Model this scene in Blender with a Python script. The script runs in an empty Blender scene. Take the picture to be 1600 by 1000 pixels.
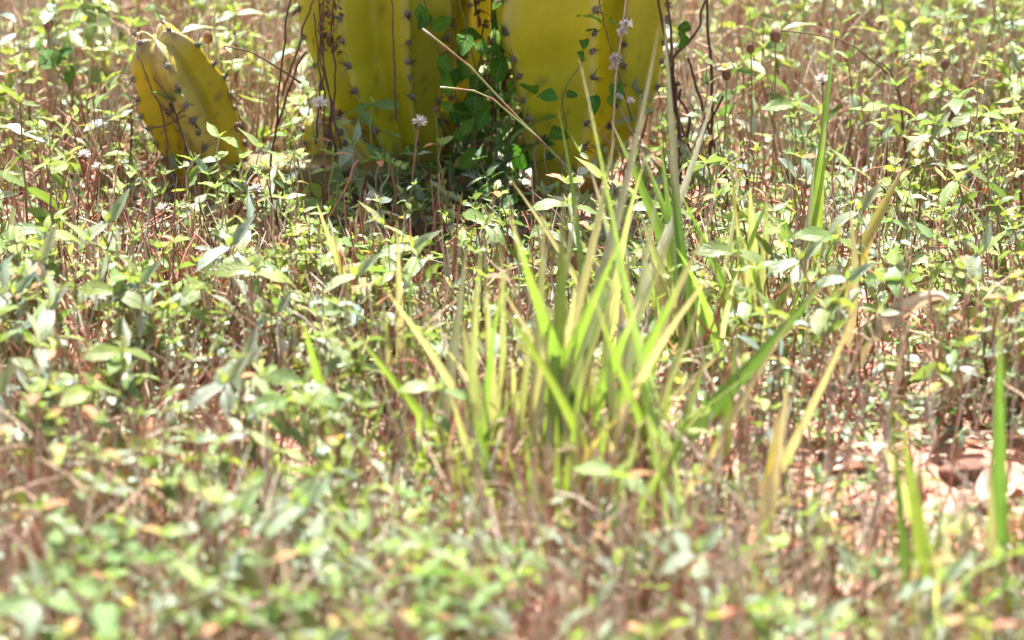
import bpy, math, random
import numpy as np
from mathutils import Vector, Matrix, noise

random.seed(7)
rng = np.random.default_rng(7)
scene = bpy.context.scene
COL = scene.collection
PI = math.pi

# ------------------------------------------------------------------ camera
CAM = Vector((0.0, -4.78, 1.45))
PITCH = math.radians(18.7)
cam_data = bpy.data.cameras.new('camera')
cam_data.lens = 112.5
cam_data.sensor_width = 36.0
cam_data.clip_start = 0.05
cam_data.clip_end = 2000
cam_data.dof.use_dof = True
cam_data.dof.focus_distance = 4.62
cam_data.dof.aperture_fstop = 3.3
cam_data.dof.aperture_blades = 9
cam = bpy.data.objects.new('camera', cam_data)
cam.location = CAM
cam.rotation_euler = (PI / 2 - PITCH, 0, 0)
COL.objects.link(cam)
scene.camera = cam

# ------------------------------------------------------------------ sky, sun, exposure
SUN_EL, SUN_AZ = math.radians(67), math.radians(-6)     # azimuth from +Y (away from the camera), negative = left
sun_dir = Vector((math.sin(SUN_AZ) * math.cos(SUN_EL), math.cos(SUN_AZ) * math.cos(SUN_EL), math.sin(SUN_EL)))
world = bpy.data.worlds.new('World')
scene.world = world
world.use_nodes = True
wn = world.node_tree
wn.nodes.clear()
sky = wn.nodes.new('ShaderNodeTexSky')
sky.sky_type = 'NISHITA'
sky.sun_disc = False
sky.sun_elevation = SUN_EL
sky.sun_rotation = SUN_AZ
sky.dust_density = 4.0            # hazy tropical noon: a whiter sky
sky.ozone_density = 0.4
bg = wn.nodes.new('ShaderNodeBackground')
bg.inputs['Strength'].default_value = 0.075
wo = wn.nodes.new('ShaderNodeOutputWorld')
wn.links.new(sky.outputs[0], bg.inputs[0])
wn.links.new(bg.outputs[0], wo.inputs[0])
sd = bpy.data.lights.new('sun', 'SUN')
sd.energy = 5.0
sd.angle = math.radians(0.53)
sd.color = (1.0, 0.97, 0.92)
sun = bpy.data.objects.new('sun', sd)
sun.rotation_euler = sun_dir.to_track_quat('Z', 'Y').to_euler()
sun.location = (0, 0, 5)
COL.objects.link(sun)
vs = scene.view_settings
vs.view_transform = 'Standard'
vs.look = 'None'
vs.gamma = 1.0
vs.use_curve_mapping = False
vs.exposure = 2.12
scene.cycles.max_bounces = 6
scene.cycles.diffuse_bounces = 3
scene.cycles.transmission_bounces = 4
scene.cycles.transparent_max_bounces = 4
scene.cycles.use_denoising = True
scene.cycles.use_adaptive_sampling = True
scene.cycles.adaptive_threshold = 0.03

# ------------------------------------------------------------------ measuring helpers (photo pixel -> place)
FWD = Vector((0, math.cos(PITCH), -math.sin(PITCH)))
UP = Vector((0, math.sin(PITCH), math.cos(PITCH)))
KPX = 36.0 / 112.5 / 1600


def ray(px, py):
    return Vector((1, 0, 0)) * ((px - 800) * KPX) + UP * ((500 - py) * KPX) + FWD


def at(px, py, Y):
    d = ray(px, py)
    return CAM + d * ((Y - CAM.y) / d.y)


def gnd(px, py):
    d = ray(px, py)
    return CAM + d * (-CAM.z / d.z)


def project(P):
    v = Vector(P) - CAM
    z = v.dot(FWD)
    return 800 + v.x / z / KPX, 500 - v.dot(UP) / z / KPX, z


def gz(x, y):
    return 0.022 * noise.noise((x * 1.7, y * 1.7, 3.1)) + 0.010 * noise.noise((x * 6, y * 6, 8.2)) + 0.004 * noise.noise((x * 21, y * 21, 1.2))


# ------------------------------------------------------------------ materials
def mat(name):
    m = bpy.data.materials.new(name)
    m.use_nodes = True
    nt = m.node_tree
    nt.nodes.clear()
    out = nt.nodes.new('ShaderNodeOutputMaterial')
    return m, nt, out


def nd(nt, kind, **kw):
    n = nt.nodes.new(kind)
    for k, v in kw.items():
        setattr(n, k, v)
    return n


def mth(nt, op, a, b=None):
    n = nt.nodes.new('ShaderNodeMath')
    n.operation = op
    for i, v in enumerate((a, b)):
        if v is None:
            continue
        if isinstance(v, (int, float)):
            n.inputs[i].default_value = v
        else:
            nt.links.new(v, n.inputs[i])
    return n.outputs[0]


def tinted(nt, vary=0.25, hue=0.02, nscale=60.0, namount=0.25):
    """attribute colour, varied by object and by a fine noise"""
    L = nt.links
    a = nd(nt, 'ShaderNodeAttribute', attribute_name='tint')
    oi = nd(nt, 'ShaderNodeObjectInfo')
    tc = nd(nt, 'ShaderNodeTexCoord')
    no = nd(nt, 'ShaderNodeTexNoise')
    no.inputs['Scale'].default_value = nscale
    no.inputs['Detail'].default_value = 4
    L.new(tc.outputs['Object'], no.inputs['Vector'])
    hs = nd(nt, 'ShaderNodeHueSaturation')
    h = mth(nt, 'ADD', mth(nt, 'MULTIPLY', mth(nt, 'SUBTRACT', oi.outputs['Random'], 0.5), hue * 2), 0.5)
    r2 = mth(nt, 'FRACT', mth(nt, 'MULTIPLY', oi.outputs['Random'], 17.31))
    v = mth(nt, 'ADD', mth(nt, 'MULTIPLY', r2, vary * 2), 1 - vary)
    v2 = mth(nt, 'ADD', mth(nt, 'MULTIPLY', no.outputs['Fac'], namount * 2), 1 - namount)
    L.new(h, hs.inputs['Hue'])
    L.new(mth(nt, 'MULTIPLY', v, v2), hs.inputs['Value'])
    L.new(a.outputs['Color'], hs.inputs['Color'])
    return hs.outputs['Color'], no.outputs['Fac']


def leaf_material(name, rough, trans, vein=9.0, tboost=(1.15, 1.2, 0.7), spec=0.5):
    m, nt, out = mat(name)
    L = nt.links
    col, nfac = tinted(nt)
    uv = nd(nt, 'ShaderNodeAttribute', attribute_name='luv')
    sp = nd(nt, 'ShaderNodeSeparateXYZ')
    L.new(uv.outputs['Vector'], sp.inputs[0])
    au = mth(nt, 'ABSOLUTE', sp.outputs[0])
    mid = mth(nt, 'SUBTRACT', 1.0, mth(nt, 'MINIMUM', mth(nt, 'MULTIPLY', au, 9.0), 1.0))
    lat = mth(nt, 'SINE', mth(nt, 'MULTIPLY', mth(nt, 'SUBTRACT', sp.outputs[1], mth(nt, 'MULTIPLY', au, 0.28)), vein * 2 * PI))
    if vein == 0.0:
        lat = mth(nt, 'SINE', mth(nt, 'MULTIPLY', sp.outputs[0], 26.0))
    latp = mth(nt, 'POWER', mth(nt, 'MAXIMUM', lat, 0.0), 3.0)
    vn = mth(nt, 'MAXIMUM', mid, mth(nt, 'MULTIPLY', latp, 0.55))
    mix = nd(nt, 'ShaderNodeMix', data_type='RGBA', blend_type='MIX')
    L.new(mth(nt, 'MULTIPLY', vn, 0.30), mix.inputs[0])
    L.new(col, mix.inputs[6])
    mix.inputs[7].default_value = (0.42, 0.46, 0.22, 1)
    bump = nd(nt, 'ShaderNodeBump')
    bump.inputs['Strength'].default_value = 0.55
    bump.inputs['Distance'].default_value = 0.0014
    L.new(mth(nt, 'ADD', mth(nt, 'MULTIPLY', vn, -1.0), nfac), bump.inputs['Height'])
    p = nd(nt, 'ShaderNodeBsdfPrincipled')
    p.inputs['Roughness'].default_value = rough
    p.inputs['Specular IOR Level'].default_value = spec
    L.new(mix.outputs[2], p.inputs['Base Color'])
    L.new(bump.outputs[0], p.inputs['Normal'])
    tm = nd(nt, 'ShaderNodeMix', data_type='RGBA', blend_type='MULTIPLY')
    tm.inputs[0].default_value = 1.0
    L.new(mix.outputs[2], tm.inputs[6])
    tm.inputs[7].default_value = (*tboost, 1)
    t = nd(nt, 'ShaderNodeBsdfTranslucent')
    L.new(tm.outputs[2], t.inputs['Color'])
    ms = nd(nt, 'ShaderNodeMixShader')
    ms.inputs[0].default_value = trans
    L.new(p.outputs[0], ms.inputs[1])
    L.new(t.outputs[0], ms.inputs[2])
    L.new(ms.outputs[0], out.inputs[0])
    return m


def solid_material(name, rough=0.7, bump_scale=200.0, bump=0.4, dist=0.001, vary=0.25, nscale=60.0, namount=0.35, spec=0.35, sss=0.0):
    m, nt, out = mat(name)
    L = nt.links
    col, nfac = tinted(nt, vary=vary, hue=0.012, nscale=nscale, namount=namount)
    tc = nd(nt, 'ShaderNodeTexCoord')
    no = nd(nt, 'ShaderNodeTexNoise')
    no.inputs['Scale'].default_value = bump_scale
    no.inputs['Detail'].default_value = 5
    L.new(tc.outputs['Object'], no.inputs['Vector'])
    b = nd(nt, 'ShaderNodeBump')
    b.inputs['Strength'].default_value = bump
    b.inputs['Distance'].default_value = dist
    L.new(no.outputs['Fac'], b.inputs['Height'])
    p = nd(nt, 'ShaderNodeBsdfPrincipled')
    p.inputs['Roughness'].default_value = rough
    p.inputs['Specular IOR Level'].default_value = spec
    if sss:
        p.inputs['Subsurface Weight'].default_value = sss
        p.inputs['Subsurface Radius'].default_value = (0.02, 0.012, 0.002)
        p.inputs['Subsurface Scale'].default_value = 0.5
    L.new(col, p.inputs['Base Color'])
    L.new(b.outputs[0], p.inputs['Normal'])
    L.new(p.outputs[0], out.inputs[0])
    return m


M_LEAF = leaf_material('weed_leaf', 0.40, 0.38, tboost=(1.15, 1.22, 0.7), spec=0.5)
M_VINE = leaf_material('vine_leaf', 0.6, 0.35, vein=5.0, spec=0.2)
M_BLADE = leaf_material('grass_blade', 0.42, 0.42, vein=0.0, tboost=(1.08, 1.15, 0.75))
M_DEAD = leaf_material('dead_leaf', 0.75, 0.22, vein=6.0, tboost=(1.1, 0.9, 0.6), spec=0.2)
M_STEM = solid_material('weed_stem', 0.55, 350, 0.5, 0.0008)
M_TWIG = solid_material('dry_twig', 0.8, 300, 0.7, 0.001)
M_CACTUS = solid_material('cactus_skin', 0.45, 110, 0.55, 0.002, vary=0.03, nscale=26.0, namount=0.20, spec=0.4)
M_SPINE = solid_material('cactus_spine', 0.6, 400, 0.3, 0.0005, vary=0.3)
M_FLUFF = leaf_material('seed_bristle', 0.6, 0.35, vein=0.0, tboost=(1, 1, 1), spec=0.2)


def soil_material():
    m, nt, out = mat('laterite_soil')
    L = nt.links
    tc = nd(nt, 'ShaderNodeTexCoord')
    n1 = nd(nt, 'ShaderNodeTexNoise')
    n1.inputs['Scale'].default_value = 9
    n1.inputs['Detail'].default_value = 8
    n1.inputs['Roughness'].default_value = 0.65
    n2 = nd(nt, 'ShaderNodeTexNoise')
    n2.inputs['Scale'].default_value = 120
    n2.inputs['Detail'].default_value = 6
    vo = nd(nt, 'ShaderNodeTexVoronoi')
    vo.inputs['Scale'].default_value = 85
    for n in (n1, n2, vo):
        L.new(tc.outputs['Object'], n.inputs['Vector'])
    r = nd(nt, 'ShaderNodeValToRGB')
    e = r.color_ramp.elements
    e[0].position, e[0].color = 0.28, (0.20, 0.085, 0.055, 1)
    e[1].position, e[1].color = 0.72, (0.52, 0.33, 0.25, 1)
    k = e.new(0.5)
    k.color = (0.38, 0.20, 0.145, 1)
    L.new(mth(nt, 'ADD', mth(nt, 'MULTIPLY', n1.outputs['Fac'], 0.65), mth(nt, 'MULTIPLY', n2.outputs['Fac'], 0.35)), r.inputs[0])
    b = nd(nt, 'ShaderNodeBump')
    b.inputs['Strength'].default_value = 0.8
    b.inputs['Distance'].default_value = 0.006
    L.new(mth(nt, 'ADD', n2.outputs['Fac'], mth(nt, 'MULTIPLY', vo.outputs['Distance'], 0.8)), b.inputs['Height'])
    p = nd(nt, 'ShaderNodeBsdfPrincipled')
    p.inputs['Roughness'].default_value = 0.92
    p.inputs['Specular IOR Level'].default_value = 0.2
    L.new(r.outputs[0], p.inputs['Base Color'])
    L.new(b.outputs[0], p.inputs['Normal'])
    L.new(p.outputs[0], out.inputs[0])
    return m


M_SOIL = soil_material()


# ------------------------------------------------------------------ mesh helpers (all quads)
class MB:
    def __init__(self):
        self.V, self.F, self.T, self.U, self.M = [], [], [], [], []
        self.n = 0

    def add(self, V, F, T, U=None, mi=0):
        V = np.asarray(V, dtype=np.float32).reshape(-1, 3)
        F = np.asarray(F, dtype=np.int32).reshape(-1, 4)
        T = np.asarray(T, dtype=np.float32)
        if T.ndim == 1:
            T = np.tile(T[None, :], (len(V), 1))
        if U is None:
            U = np.full((len(V), 2), 0.5, dtype=np.float32)
        self.V.append(V)
        self.F.append(F + self.n)
        self.T.append(T)
        self.U.append(np.asarray(U, dtype=np.float32))
        self.M.append(np.full(len(F), mi, dtype=np.int32))
        self.n += len(V)

    def mesh(self, name, mats, smooth=True):
        V, F = np.concatenate(self.V), np.concatenate(self.F)
        T, U, Mi = np.concatenate(self.T), np.concatenate(self.U), np.concatenate(self.M)
        me = bpy.data.meshes.new(name)
        me.vertices.add(len(V))
        me.vertices.foreach_set('co', V.ravel())
        me.loops.add(F.size)
        me.loops.foreach_set('vertex_index', F.ravel())
        me.polygons.add(len(F))
        me.polygons.foreach_set('loop_start', np.arange(0, F.size, 4, dtype=np.int32))
        me.polygons.foreach_set('use_smooth', np.full(len(F), smooth, dtype=bool))
        for m in (mats if isinstance(mats, (list, tuple)) else [mats]):
            me.materials.append(m)
        me.polygons.foreach_set('material_index', Mi)
        me.update(calc_edges=True)
        c = me.color_attributes.new('tint', 'FLOAT_COLOR', 'POINT')
        c.data.foreach_set('color', np.concatenate([T, np.ones((len(T), 1), np.float32)], axis=1).astype(np.float32).ravel())
        a = me.attributes.new('luv', 'FLOAT2', 'POINT')
        a.data.foreach_set('vector', U.ravel())
        return me


def tube(pts, rad, sides, col):
    """swept tube; col one colour or one per point"""
    P = [Vector(p) for p in pts]
    n = len(P)
    rad = [rad] * n if isinstance(rad, (int, float)) else rad
    col = np.asarray(col, dtype=np.float32)
    if col.ndim == 1:
        col = np.tile(col[None], (n, 1))
    V, T = [], []
    ref = Vector((0.31, 0.87, 0.12)).normalized()
    for i in range(n):
        t = (P[min(i + 1, n - 1)] - P[max(i - 1, 0)])
        t = t.normalized() if t.length > 1e-9 else Vector((0, 0, 1))
        a = t.cross(ref)
        if a.length < 1e-3:
            a = t.cross(Vector((1, 0, 0)))
        a.normalize()
        b = t.cross(a)
        for k in range(sides):
            th = 2 * PI * k / sides
            V.append(P[i] + (a * math.cos(th) + b * math.sin(th)) * rad[i])
            T.append(col[i])
    F = []
    for i in range(n - 1):
        for k in range(sides):
            k2 = (k + 1) % sides
            F.append((i * sides + k, i * sides + k2, (i + 1) * sides + k2, (i + 1) * sides + k))
    return np.array(V), np.array(F), np.array(T)


def leaf_grid(seed, n=8, cols=2, W=0.25, kind='ovate', fold=0.25, droop=0.25, serr=0.07, wob=0.05):
    """a leaf of unit length along +Y, face up; returns V, F, luv"""
    r = random.Random(seed)
    V, U = [], []
    ph = r.uniform(0, 6)
    for i in range(n + 1):
        t = i / n
        if kind == 'ovate':
            w = W * max(math.sin(PI * max(t - 0.10, 0) ** 0.72 / 0.927) if t > 0.10 else 0, 0) ** 0.85
            w = max(w, 0.02)
        elif kind == 'heart':
            w = W * math.sin(PI * min(t + .04, 1) ** 0.62) ** 0.62 if t < .97 else 0.01
            w = max(w, 0.01)
        elif kind == 'oval':
            w = max(W * math.sin(PI * min(max((t - 0.06) / 0.94, 0), 1)) ** 0.6, 0.015)
        else:                                   # lance
            w = max(W * math.sin(PI * t ** 0.8) ** 1.1, 0.01)
        if serr and 0.15 < t < 0.95:
            w *= 1 + (serr if i % 2 else -serr)
        for c in range(-cols, cols + 1):
            u = c / cols
            x = u * w
            y = t * (1 - 0.08 * droop) - (0.05 * abs(u) if serr and i % 2 else 0)
            z = fold * abs(x) - droop * t * t + wob * math.sin(ph + 7 * t + 2.1 * u) * abs(u) * 0.6
            x += 0.04 * math.sin(ph + 3 * t) * t
            V.append((x, y, z))
            U.append((u, t))
    F = []
    k = 2 * cols + 1
    for i in range(n):
        for c in range(k - 1):
            a = i * k + c
            F.append((a, a + 1, a + k + 1, a + k))
    return np.array(V, np.float32), np.array(F, np.int32), np.array(U, np.float32)


def obj(name, me, parent=None, M=None):
    o = bpy.data.objects.new(name, me)
    COL.objects.link(o)
    if parent is not None:
        o.parent = parent
    if M is not None:
        o.matrix_basis = M
    return o


def tag(o, label=None, cat=None, group=None, kind=None):
    for k, v in (('label', label), ('category', cat), ('group', group), ('kind', kind)):
        if v:
            o[k] = v
    return o


def thing(name, label, cat, loc, group=None, rot=(0, 0, 0), scale=1.0):
    o = bpy.data.objects.new(name, None)
    o.empty_display_size = 0.02
    COL.objects.link(o)
    o.location = loc
    o.rotation_euler = rot
    o.scale = (scale,) * 3
    return tag(o, label, cat, group)


def bez(p0, p1, p2, n):
    return [p0 * ((1 - t) ** 2) + p1 * (2 * t * (1 - t)) + p2 * (t * t) for t in [i / n for i in range(n + 1)]]


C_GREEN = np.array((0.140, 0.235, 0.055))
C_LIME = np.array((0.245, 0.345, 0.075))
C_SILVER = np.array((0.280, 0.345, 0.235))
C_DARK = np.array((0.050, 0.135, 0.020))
C_YELL = np.array((0.440, 0.360, 0.060))
C_RUST = np.array((0.420, 0.220, 0.100))
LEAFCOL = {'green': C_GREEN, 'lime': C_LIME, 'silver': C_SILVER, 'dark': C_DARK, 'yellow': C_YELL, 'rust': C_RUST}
S_RED = np.array((0.330, 0.140, 0.088))
S_TAN = np.array((0.500, 0.370, 0.270))
S_DARK = np.array((0.120, 0.060, 0.040))
S_GRN = np.array((0.240, 0.260, 0.080))
S_GREY = np.array((0.460, 0.400, 0.340))

# ------------------------------------------------------------------ ground
ax = [0.0]
while ax[-1] < 600:
    ax.append(ax[-1] + (0.03 if ax[-1] < 2.6 else (ax[-1] - 2.6) * 0.22 + 0.05))
ax = np.array(ax)
xs = np.concatenate([-ax[:0:-1], ax])
V = [(x, y - 0.6, gz(x, y - 0.6) if max(abs(x), abs(y)) < 30 else 0) for y in xs for x in xs]
k = len(xs)
ii, jj = np.meshgrid(np.arange(k - 1), np.arange(k - 1), indexing='ij')
a = (ii * k + jj).ravel()
b = MB()
b.add(V, np.stack([a, a + 1, a + k + 1, a + k], axis=1), (0.4, 0.2, 0.15))
tag(obj('ground', b.mesh('ground', M_SOIL)), 'pinkish laterite soil under the weeds', kind='structure')

# ------------------------------------------------------------------ cactus


RIB = [0]


def ribbed(pts, radii, ribs, depth, phase, colour, dome=True, seg=10, crest_w=0.10, spacing=0.036, zmax=0.75, spine_from=0.02):
    """ribbed succulent stem along pts; returns MB data and places for spine clusters"""
    P = [Vector(p) for p in pts]
    # resample with Catmull-Rom
    path, rr = [], []
    n = len(P)
    for i in range(n - 1):
        p0, p1, p2, p3 = P[max(i - 1, 0)], P[i], P[i + 1], P[min(i + 2, n - 1)]
        for s in range(seg):
            t = s / seg
            path.append(0.5 * ((2 * p1) + (p2 - p0) * t + (2 * p0 - 5 * p1 + 4 * p2 - p3) * t * t + (3 * p1 - p0 - 3 * p2 + p3) * t ** 3))
            sm = t * t * (3 - 2 * t)
            rr.append(radii[i] * (1 - sm) + radii[i + 1] * sm)
    path.append(P[-1])
    rr.append(radii[-1])
    dom = [0.0] * len(path)
    if dome:
        t = (path[-1] - path[-2]).normalized()
        R = rr[-1]
        base = path[-1].copy()
        for q in range(1, 11):
            a_ = q / 10 * PI / 2 * 0.985
            path.append(base + t * (math.sin(a_) * R * 0.85))
            rr.append(R * math.cos(a_) ** 0.8)
            dom.append(math.sin(a_))
    N = ribs * 12
    Vs, Ts = [], []
    spots = []
    acc = [-spine_from - random.uniform(0, spacing) for _ in range(ribs)]
    a0 = None
    for i, p in enumerate(path):
        t = path[min(i + 1, len(path) - 1)] - path[max(i - 1, 0)]
        t.normalize()
        if a0 is None:
            a0 = Vector((1, 0, 0)) if abs(t.x) < 0.8 else Vector((0, -1, 0))
        a_ = (a0 - t * a0.dot(t)).normalized()
        a0 = a_
        b_ = t.cross(a_)
        stepl = (p - path[i - 1]).length if i else 0
        wav = 0.03 * noise.noise((p.x * 9, p.y * 9, p.z * 9))
        for q in range(N):
            th = 2 * PI * q / N + phase
            s = abs(math.sin(ribs * PI * q / N))
            prof = (math.sqrt(s * s + crest_w ** 2) - crest_w) / (math.sqrt(1 + crest_w ** 2) - crest_w)
            dp = depth * (1 - 0.1 * dom[i])
            r_ = rr[i] * (1 - dp * prof + wav)
            off = rr[i] * 0 + (dom[i] ** 2) * radii[-1] * 0.30 * (1 - prof) * (1.0 if rr[i] > 0.32 * radii[-1] else rr[i] / (0.32 * radii[-1]))
            v = p + (a_ * math.cos(th) + b_ * math.sin(th)) * r_ + t * off
            Vs.append(v)
            RIB[0] = int((q + 6) // 12) % ribs
            Ts.append(colour(v, 1 - prof, i / len(path), dom[i]))
        for k_ in range(ribs):
            acc[k_] += stepl
            if acc[k_] >= spacing:
                acc[k_] -= spacing * random.uniform(0.9, 1.12)
                th = 2 * PI * k_ / ribs + phase
                d = a_ * math.cos(th) + b_ * math.sin(th)
                nrm = (d * (1 - 0.6 * dom[i]) + t * dom[i]).normalized()
                pos = p + d * rr[i] * (1 + wav) + t * ((dom[i] ** 2) * radii[-1] * 0.30)
                if pos.z < zmax:
                    spots.append((pos, nrm))
    F = []
    for i in range(len(path) - 1):
        for q in range(N):
            q2 = (q + 1) % N
            F.append((i * N + q, i * N + q2, (i + 1) * N + q2, (i + 1) * N + q))
    return Vs, F, Ts, spots


def spine_mesh(seed, big=1.0):
    r = random.Random(seed)
    b = MB()
    # woolly areole cushion
    rings = []
    for i in range(5):
        ph = i / 4 * PI / 2 * 0.97
        rings.append((math.cos(ph) * 0.0042 * big, math.sin(ph) * 0.0030 * big - 0.0006))
    V, F = [], []
    for rad, z in rings:
        for k in range(8):
            th = k / 8 * 2 * PI
            w = 1 + r.uniform(-.12, .12)
            V.append((math.cos(th) * rad * w, math.sin(th) * rad * w, z))
    for i in range(4):
        for k in range(8):
            k2 = (k + 1) % 8
            F.append((i * 8 + k, i * 8 + k2, (i + 1) * 8 + k2, (i + 1) * 8 + k))
    b.add(V, F, (0.16, 0.135, 0.11))
    for q in range(r.randint(7, 10)):
        az = r.uniform(0, 2 * PI)
        el = r.uniform(0.15, 1.2)
        ln = r.uniform(0.007, 0.016) * big
        d = Vector((math.cos(az) * math.cos(el), math.sin(az) * math.cos(el), math.sin(el)))
        c0 = np.array((0.07, 0.045, 0.03)) if r.random() < .7 else np.array((0.20, 0.14, 0.09))
        Vt, Ft, Tt = tube([d * 0.001, d * ln * .5, d * ln], [0.0007 * big, 0.0005 * big, 0.00012], 4, [c0, c0 * 1.2, c0 * .8])
        b.add(Vt, Ft, Tt)
    return b.mesh('spine_cluster', M_SPINE)


SPINES = [spine_mesh(s, 1.35) for s in range(5)]


def put_spines(parent, spots, origin, facing=-0.35):
    for pos, nrm in spots:
        view = (CAM - pos).normalized()
        if nrm.dot(view) < facing:
            continue
        q = nrm.to_track_quat('Z', 'Y').to_matrix().to_4x4()
        M = Matrix.Translation(pos - origin) @ q @ Matrix.Rotation(random.uniform(0, 6.28), 4, 'Z') @ Matrix.Scale(random.uniform(.8, 1.2), 4)
        obj('spine_cluster', random.choice(SPINES), parent, M)


CY = np.array((0.475, 0.375, 0.007))        # yellowed skin
CG = np.array((0.300, 0.270, 0.013))        # greener skin in the grooves
CW = np.array((0.270, 0.245, 0.215))        # waxy pale bloom
CB = np.array((0.190, 0.115, 0.055))        # corky brown foot


def nz(v, s, o=0.0):
    return noise.noise((v[0] * s + o, v[1] * s + 2.7, v[2] * s))


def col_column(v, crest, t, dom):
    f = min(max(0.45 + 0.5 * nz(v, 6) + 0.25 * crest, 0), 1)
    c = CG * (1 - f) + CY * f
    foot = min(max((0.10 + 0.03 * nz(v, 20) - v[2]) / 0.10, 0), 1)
    c = c * (1 - foot) + CB * foot
    if nz(v, 70, 4) > 0.46 and nz(v, 9, 9) > 0.0:
        c = c * 0.55 + CB * 0.25
    if nz((v[0], v[1], v[2] * .25), 42, 12) > .50:
        c = c * .7 + np.array((.30, .27, .16)) * .3
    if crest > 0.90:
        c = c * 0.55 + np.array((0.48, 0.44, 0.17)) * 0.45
    return c


def col_arm(v, crest, t, dom):
    f = min(max(0.5 + 0.6 * nz(v, 9, 3), 0), 1)
    c = CG * 1.1 * (1 - f) + np.array((0.58, 0.40, 0.005)) * f
    if RIB[0] == 0:
        c = c * .6 + np.array((0.34, 0.32, 0.17)) * .4 * (.8 + .4 * crest)
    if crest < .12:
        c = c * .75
    w = min(max((dom - 0.62) * 2.2 + 0.5 * nz(v, 18), 0), .75) * (0.25 + 0.75 * crest)
    c = c * (1 - w) + CW * w
    if nz(v, 55, 7) > 0.40 or (nz((v[0] * 3, v[1], v[2] * .5), 60, 3) > .5):
        c = c * 0.45 + CB * 0.4
    return c


def col_lying(v, crest, t, dom):
    f = min(max(0.5 + 0.7 * nz(v, 10, 1), 0), 1)
    c = np.array((0.120, 0.105, 0.055)) * (1 - f) + np.array((0.160, 0.100, 0.014)) * f  # skin tones darkened to stand in for the shade over this stem
    low = min(max((0.028 + 0.012 * nz(v, 25) - v[2]) / 0.02, 0), 1)
    c = c * (1 - low) + np.array((0.20, 0.10, 0.045)) * low
    if nz(v, 60, 2) > 0.4:
        c = c * 0.6 + CB * 0.3
    return c


cact_o = Vector((0.0, 0.02, 0.0))
cactus = thing('columnar_cactus', 'yellowed clumping columnar cactus with ribbed stems and a small leaning arm', 'cactus', cact_o)


def cactus_stem(name, pts, radii, ribs, depth, phase, colour, label=None, **kw):
    Vs, F, Ts, spots = ribbed(pts, radii, ribs, depth, phase, colour, **kw)
    b = MB()
    b.add([tuple(v - cact_o) for v in Vs], F, np.array(Ts))
    o = obj(name, b.mesh(name, M_CACTUS), cactus)
    if label:
        o['label'] = label
    put_spines(o, spots, cact_o)
    return o


def ax_pts(lst, Y):
    return [at(px, py, Y + dy) for px, py, dy in lst]


def up_to(p, z, dx=0.0, dy=0.0):
    return Vector((p.x + dx, p.y + dy, z))


R2 = math.radians
# left column: narrow foot, swelling upward
p = ax_pts([(650, 345, 0.03), (634, 270, 0.03), (620, 190, 0.03), (594, 90, 0.03), (585, 0, 0.03)], 0.06)
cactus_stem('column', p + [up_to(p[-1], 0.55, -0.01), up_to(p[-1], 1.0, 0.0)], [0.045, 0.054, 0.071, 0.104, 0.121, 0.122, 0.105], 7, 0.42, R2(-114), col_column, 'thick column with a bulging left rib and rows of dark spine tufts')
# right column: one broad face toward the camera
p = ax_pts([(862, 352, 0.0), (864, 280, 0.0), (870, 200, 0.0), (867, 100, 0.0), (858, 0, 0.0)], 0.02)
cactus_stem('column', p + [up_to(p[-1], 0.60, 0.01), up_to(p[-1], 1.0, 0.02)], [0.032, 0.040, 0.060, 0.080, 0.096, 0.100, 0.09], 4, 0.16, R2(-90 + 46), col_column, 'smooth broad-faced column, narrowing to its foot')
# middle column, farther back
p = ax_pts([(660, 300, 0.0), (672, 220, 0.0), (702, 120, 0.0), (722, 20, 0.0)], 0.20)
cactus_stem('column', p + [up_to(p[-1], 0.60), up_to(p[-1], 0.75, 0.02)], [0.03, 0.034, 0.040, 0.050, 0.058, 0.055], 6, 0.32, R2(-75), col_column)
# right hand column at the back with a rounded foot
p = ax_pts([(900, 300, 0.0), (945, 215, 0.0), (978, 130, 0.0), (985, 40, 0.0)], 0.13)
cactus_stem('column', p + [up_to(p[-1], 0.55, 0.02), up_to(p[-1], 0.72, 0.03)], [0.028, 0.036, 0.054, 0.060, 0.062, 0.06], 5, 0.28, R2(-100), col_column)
# woody crown joining the columns at the ground
p = [Vector((-0.12, 0.09, -0.04)), Vector((-0.05, 0.10, 0.0)), Vector((0.03, 0.09, 0.0)), Vector((0.09, 0.07, -0.05))]
cactus_stem('woody_base', p, [0.04, 0.06, 0.06, 0.04], 6, 0.15, 0.4, lambda v, c, t, d: CB * (1 + 0.5 * nz(v, 20)), 'brown corky foot joining the columns', zmax=-1)
# lying stem toward the left
p = [at(640, 300, 0.06), at(575, 292, -0.01), at(500, 285, 0.0), at(420, 282, 0.03), at(335, 284, 0.06)]
for q in p:
    q.z = max(q.z, 0.036)
cactus_stem('lying_stem', p, [0.045, 0.050, 0.046, 0.043, 0.036], 5, 0.16, R2(25), col_lying, 'grey-green stem lying on the ground between column and arm')
# small leaning arm
p = [at(346, 298, 0.06), at(326, 245, 0.055), at(303, 190, 0.045), at(282, 142, 0.03), at(264, 104, 0.012)]
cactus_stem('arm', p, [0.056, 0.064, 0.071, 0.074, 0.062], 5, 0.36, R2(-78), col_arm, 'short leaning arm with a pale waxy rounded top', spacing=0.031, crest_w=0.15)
# small shoots at the foot of the left column
p = [at(512, 262, 0.03), at(505, 232, 0.03), at(497, 205, 0.03)]
cactus_stem('shoot', p, [0.020, 0.027, 0.026], 4, 0.30, R2(-60), col_arm, spacing=0.018)
p = [at(580, 268, 0.0), at(556, 238, 0.0), at(538, 205, 0.0)]
cactus_stem('shoot', p, [0.020, 0.024, 0.020], 4, 0.34, R2(-100), col_arm, spacing=0.018)

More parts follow.
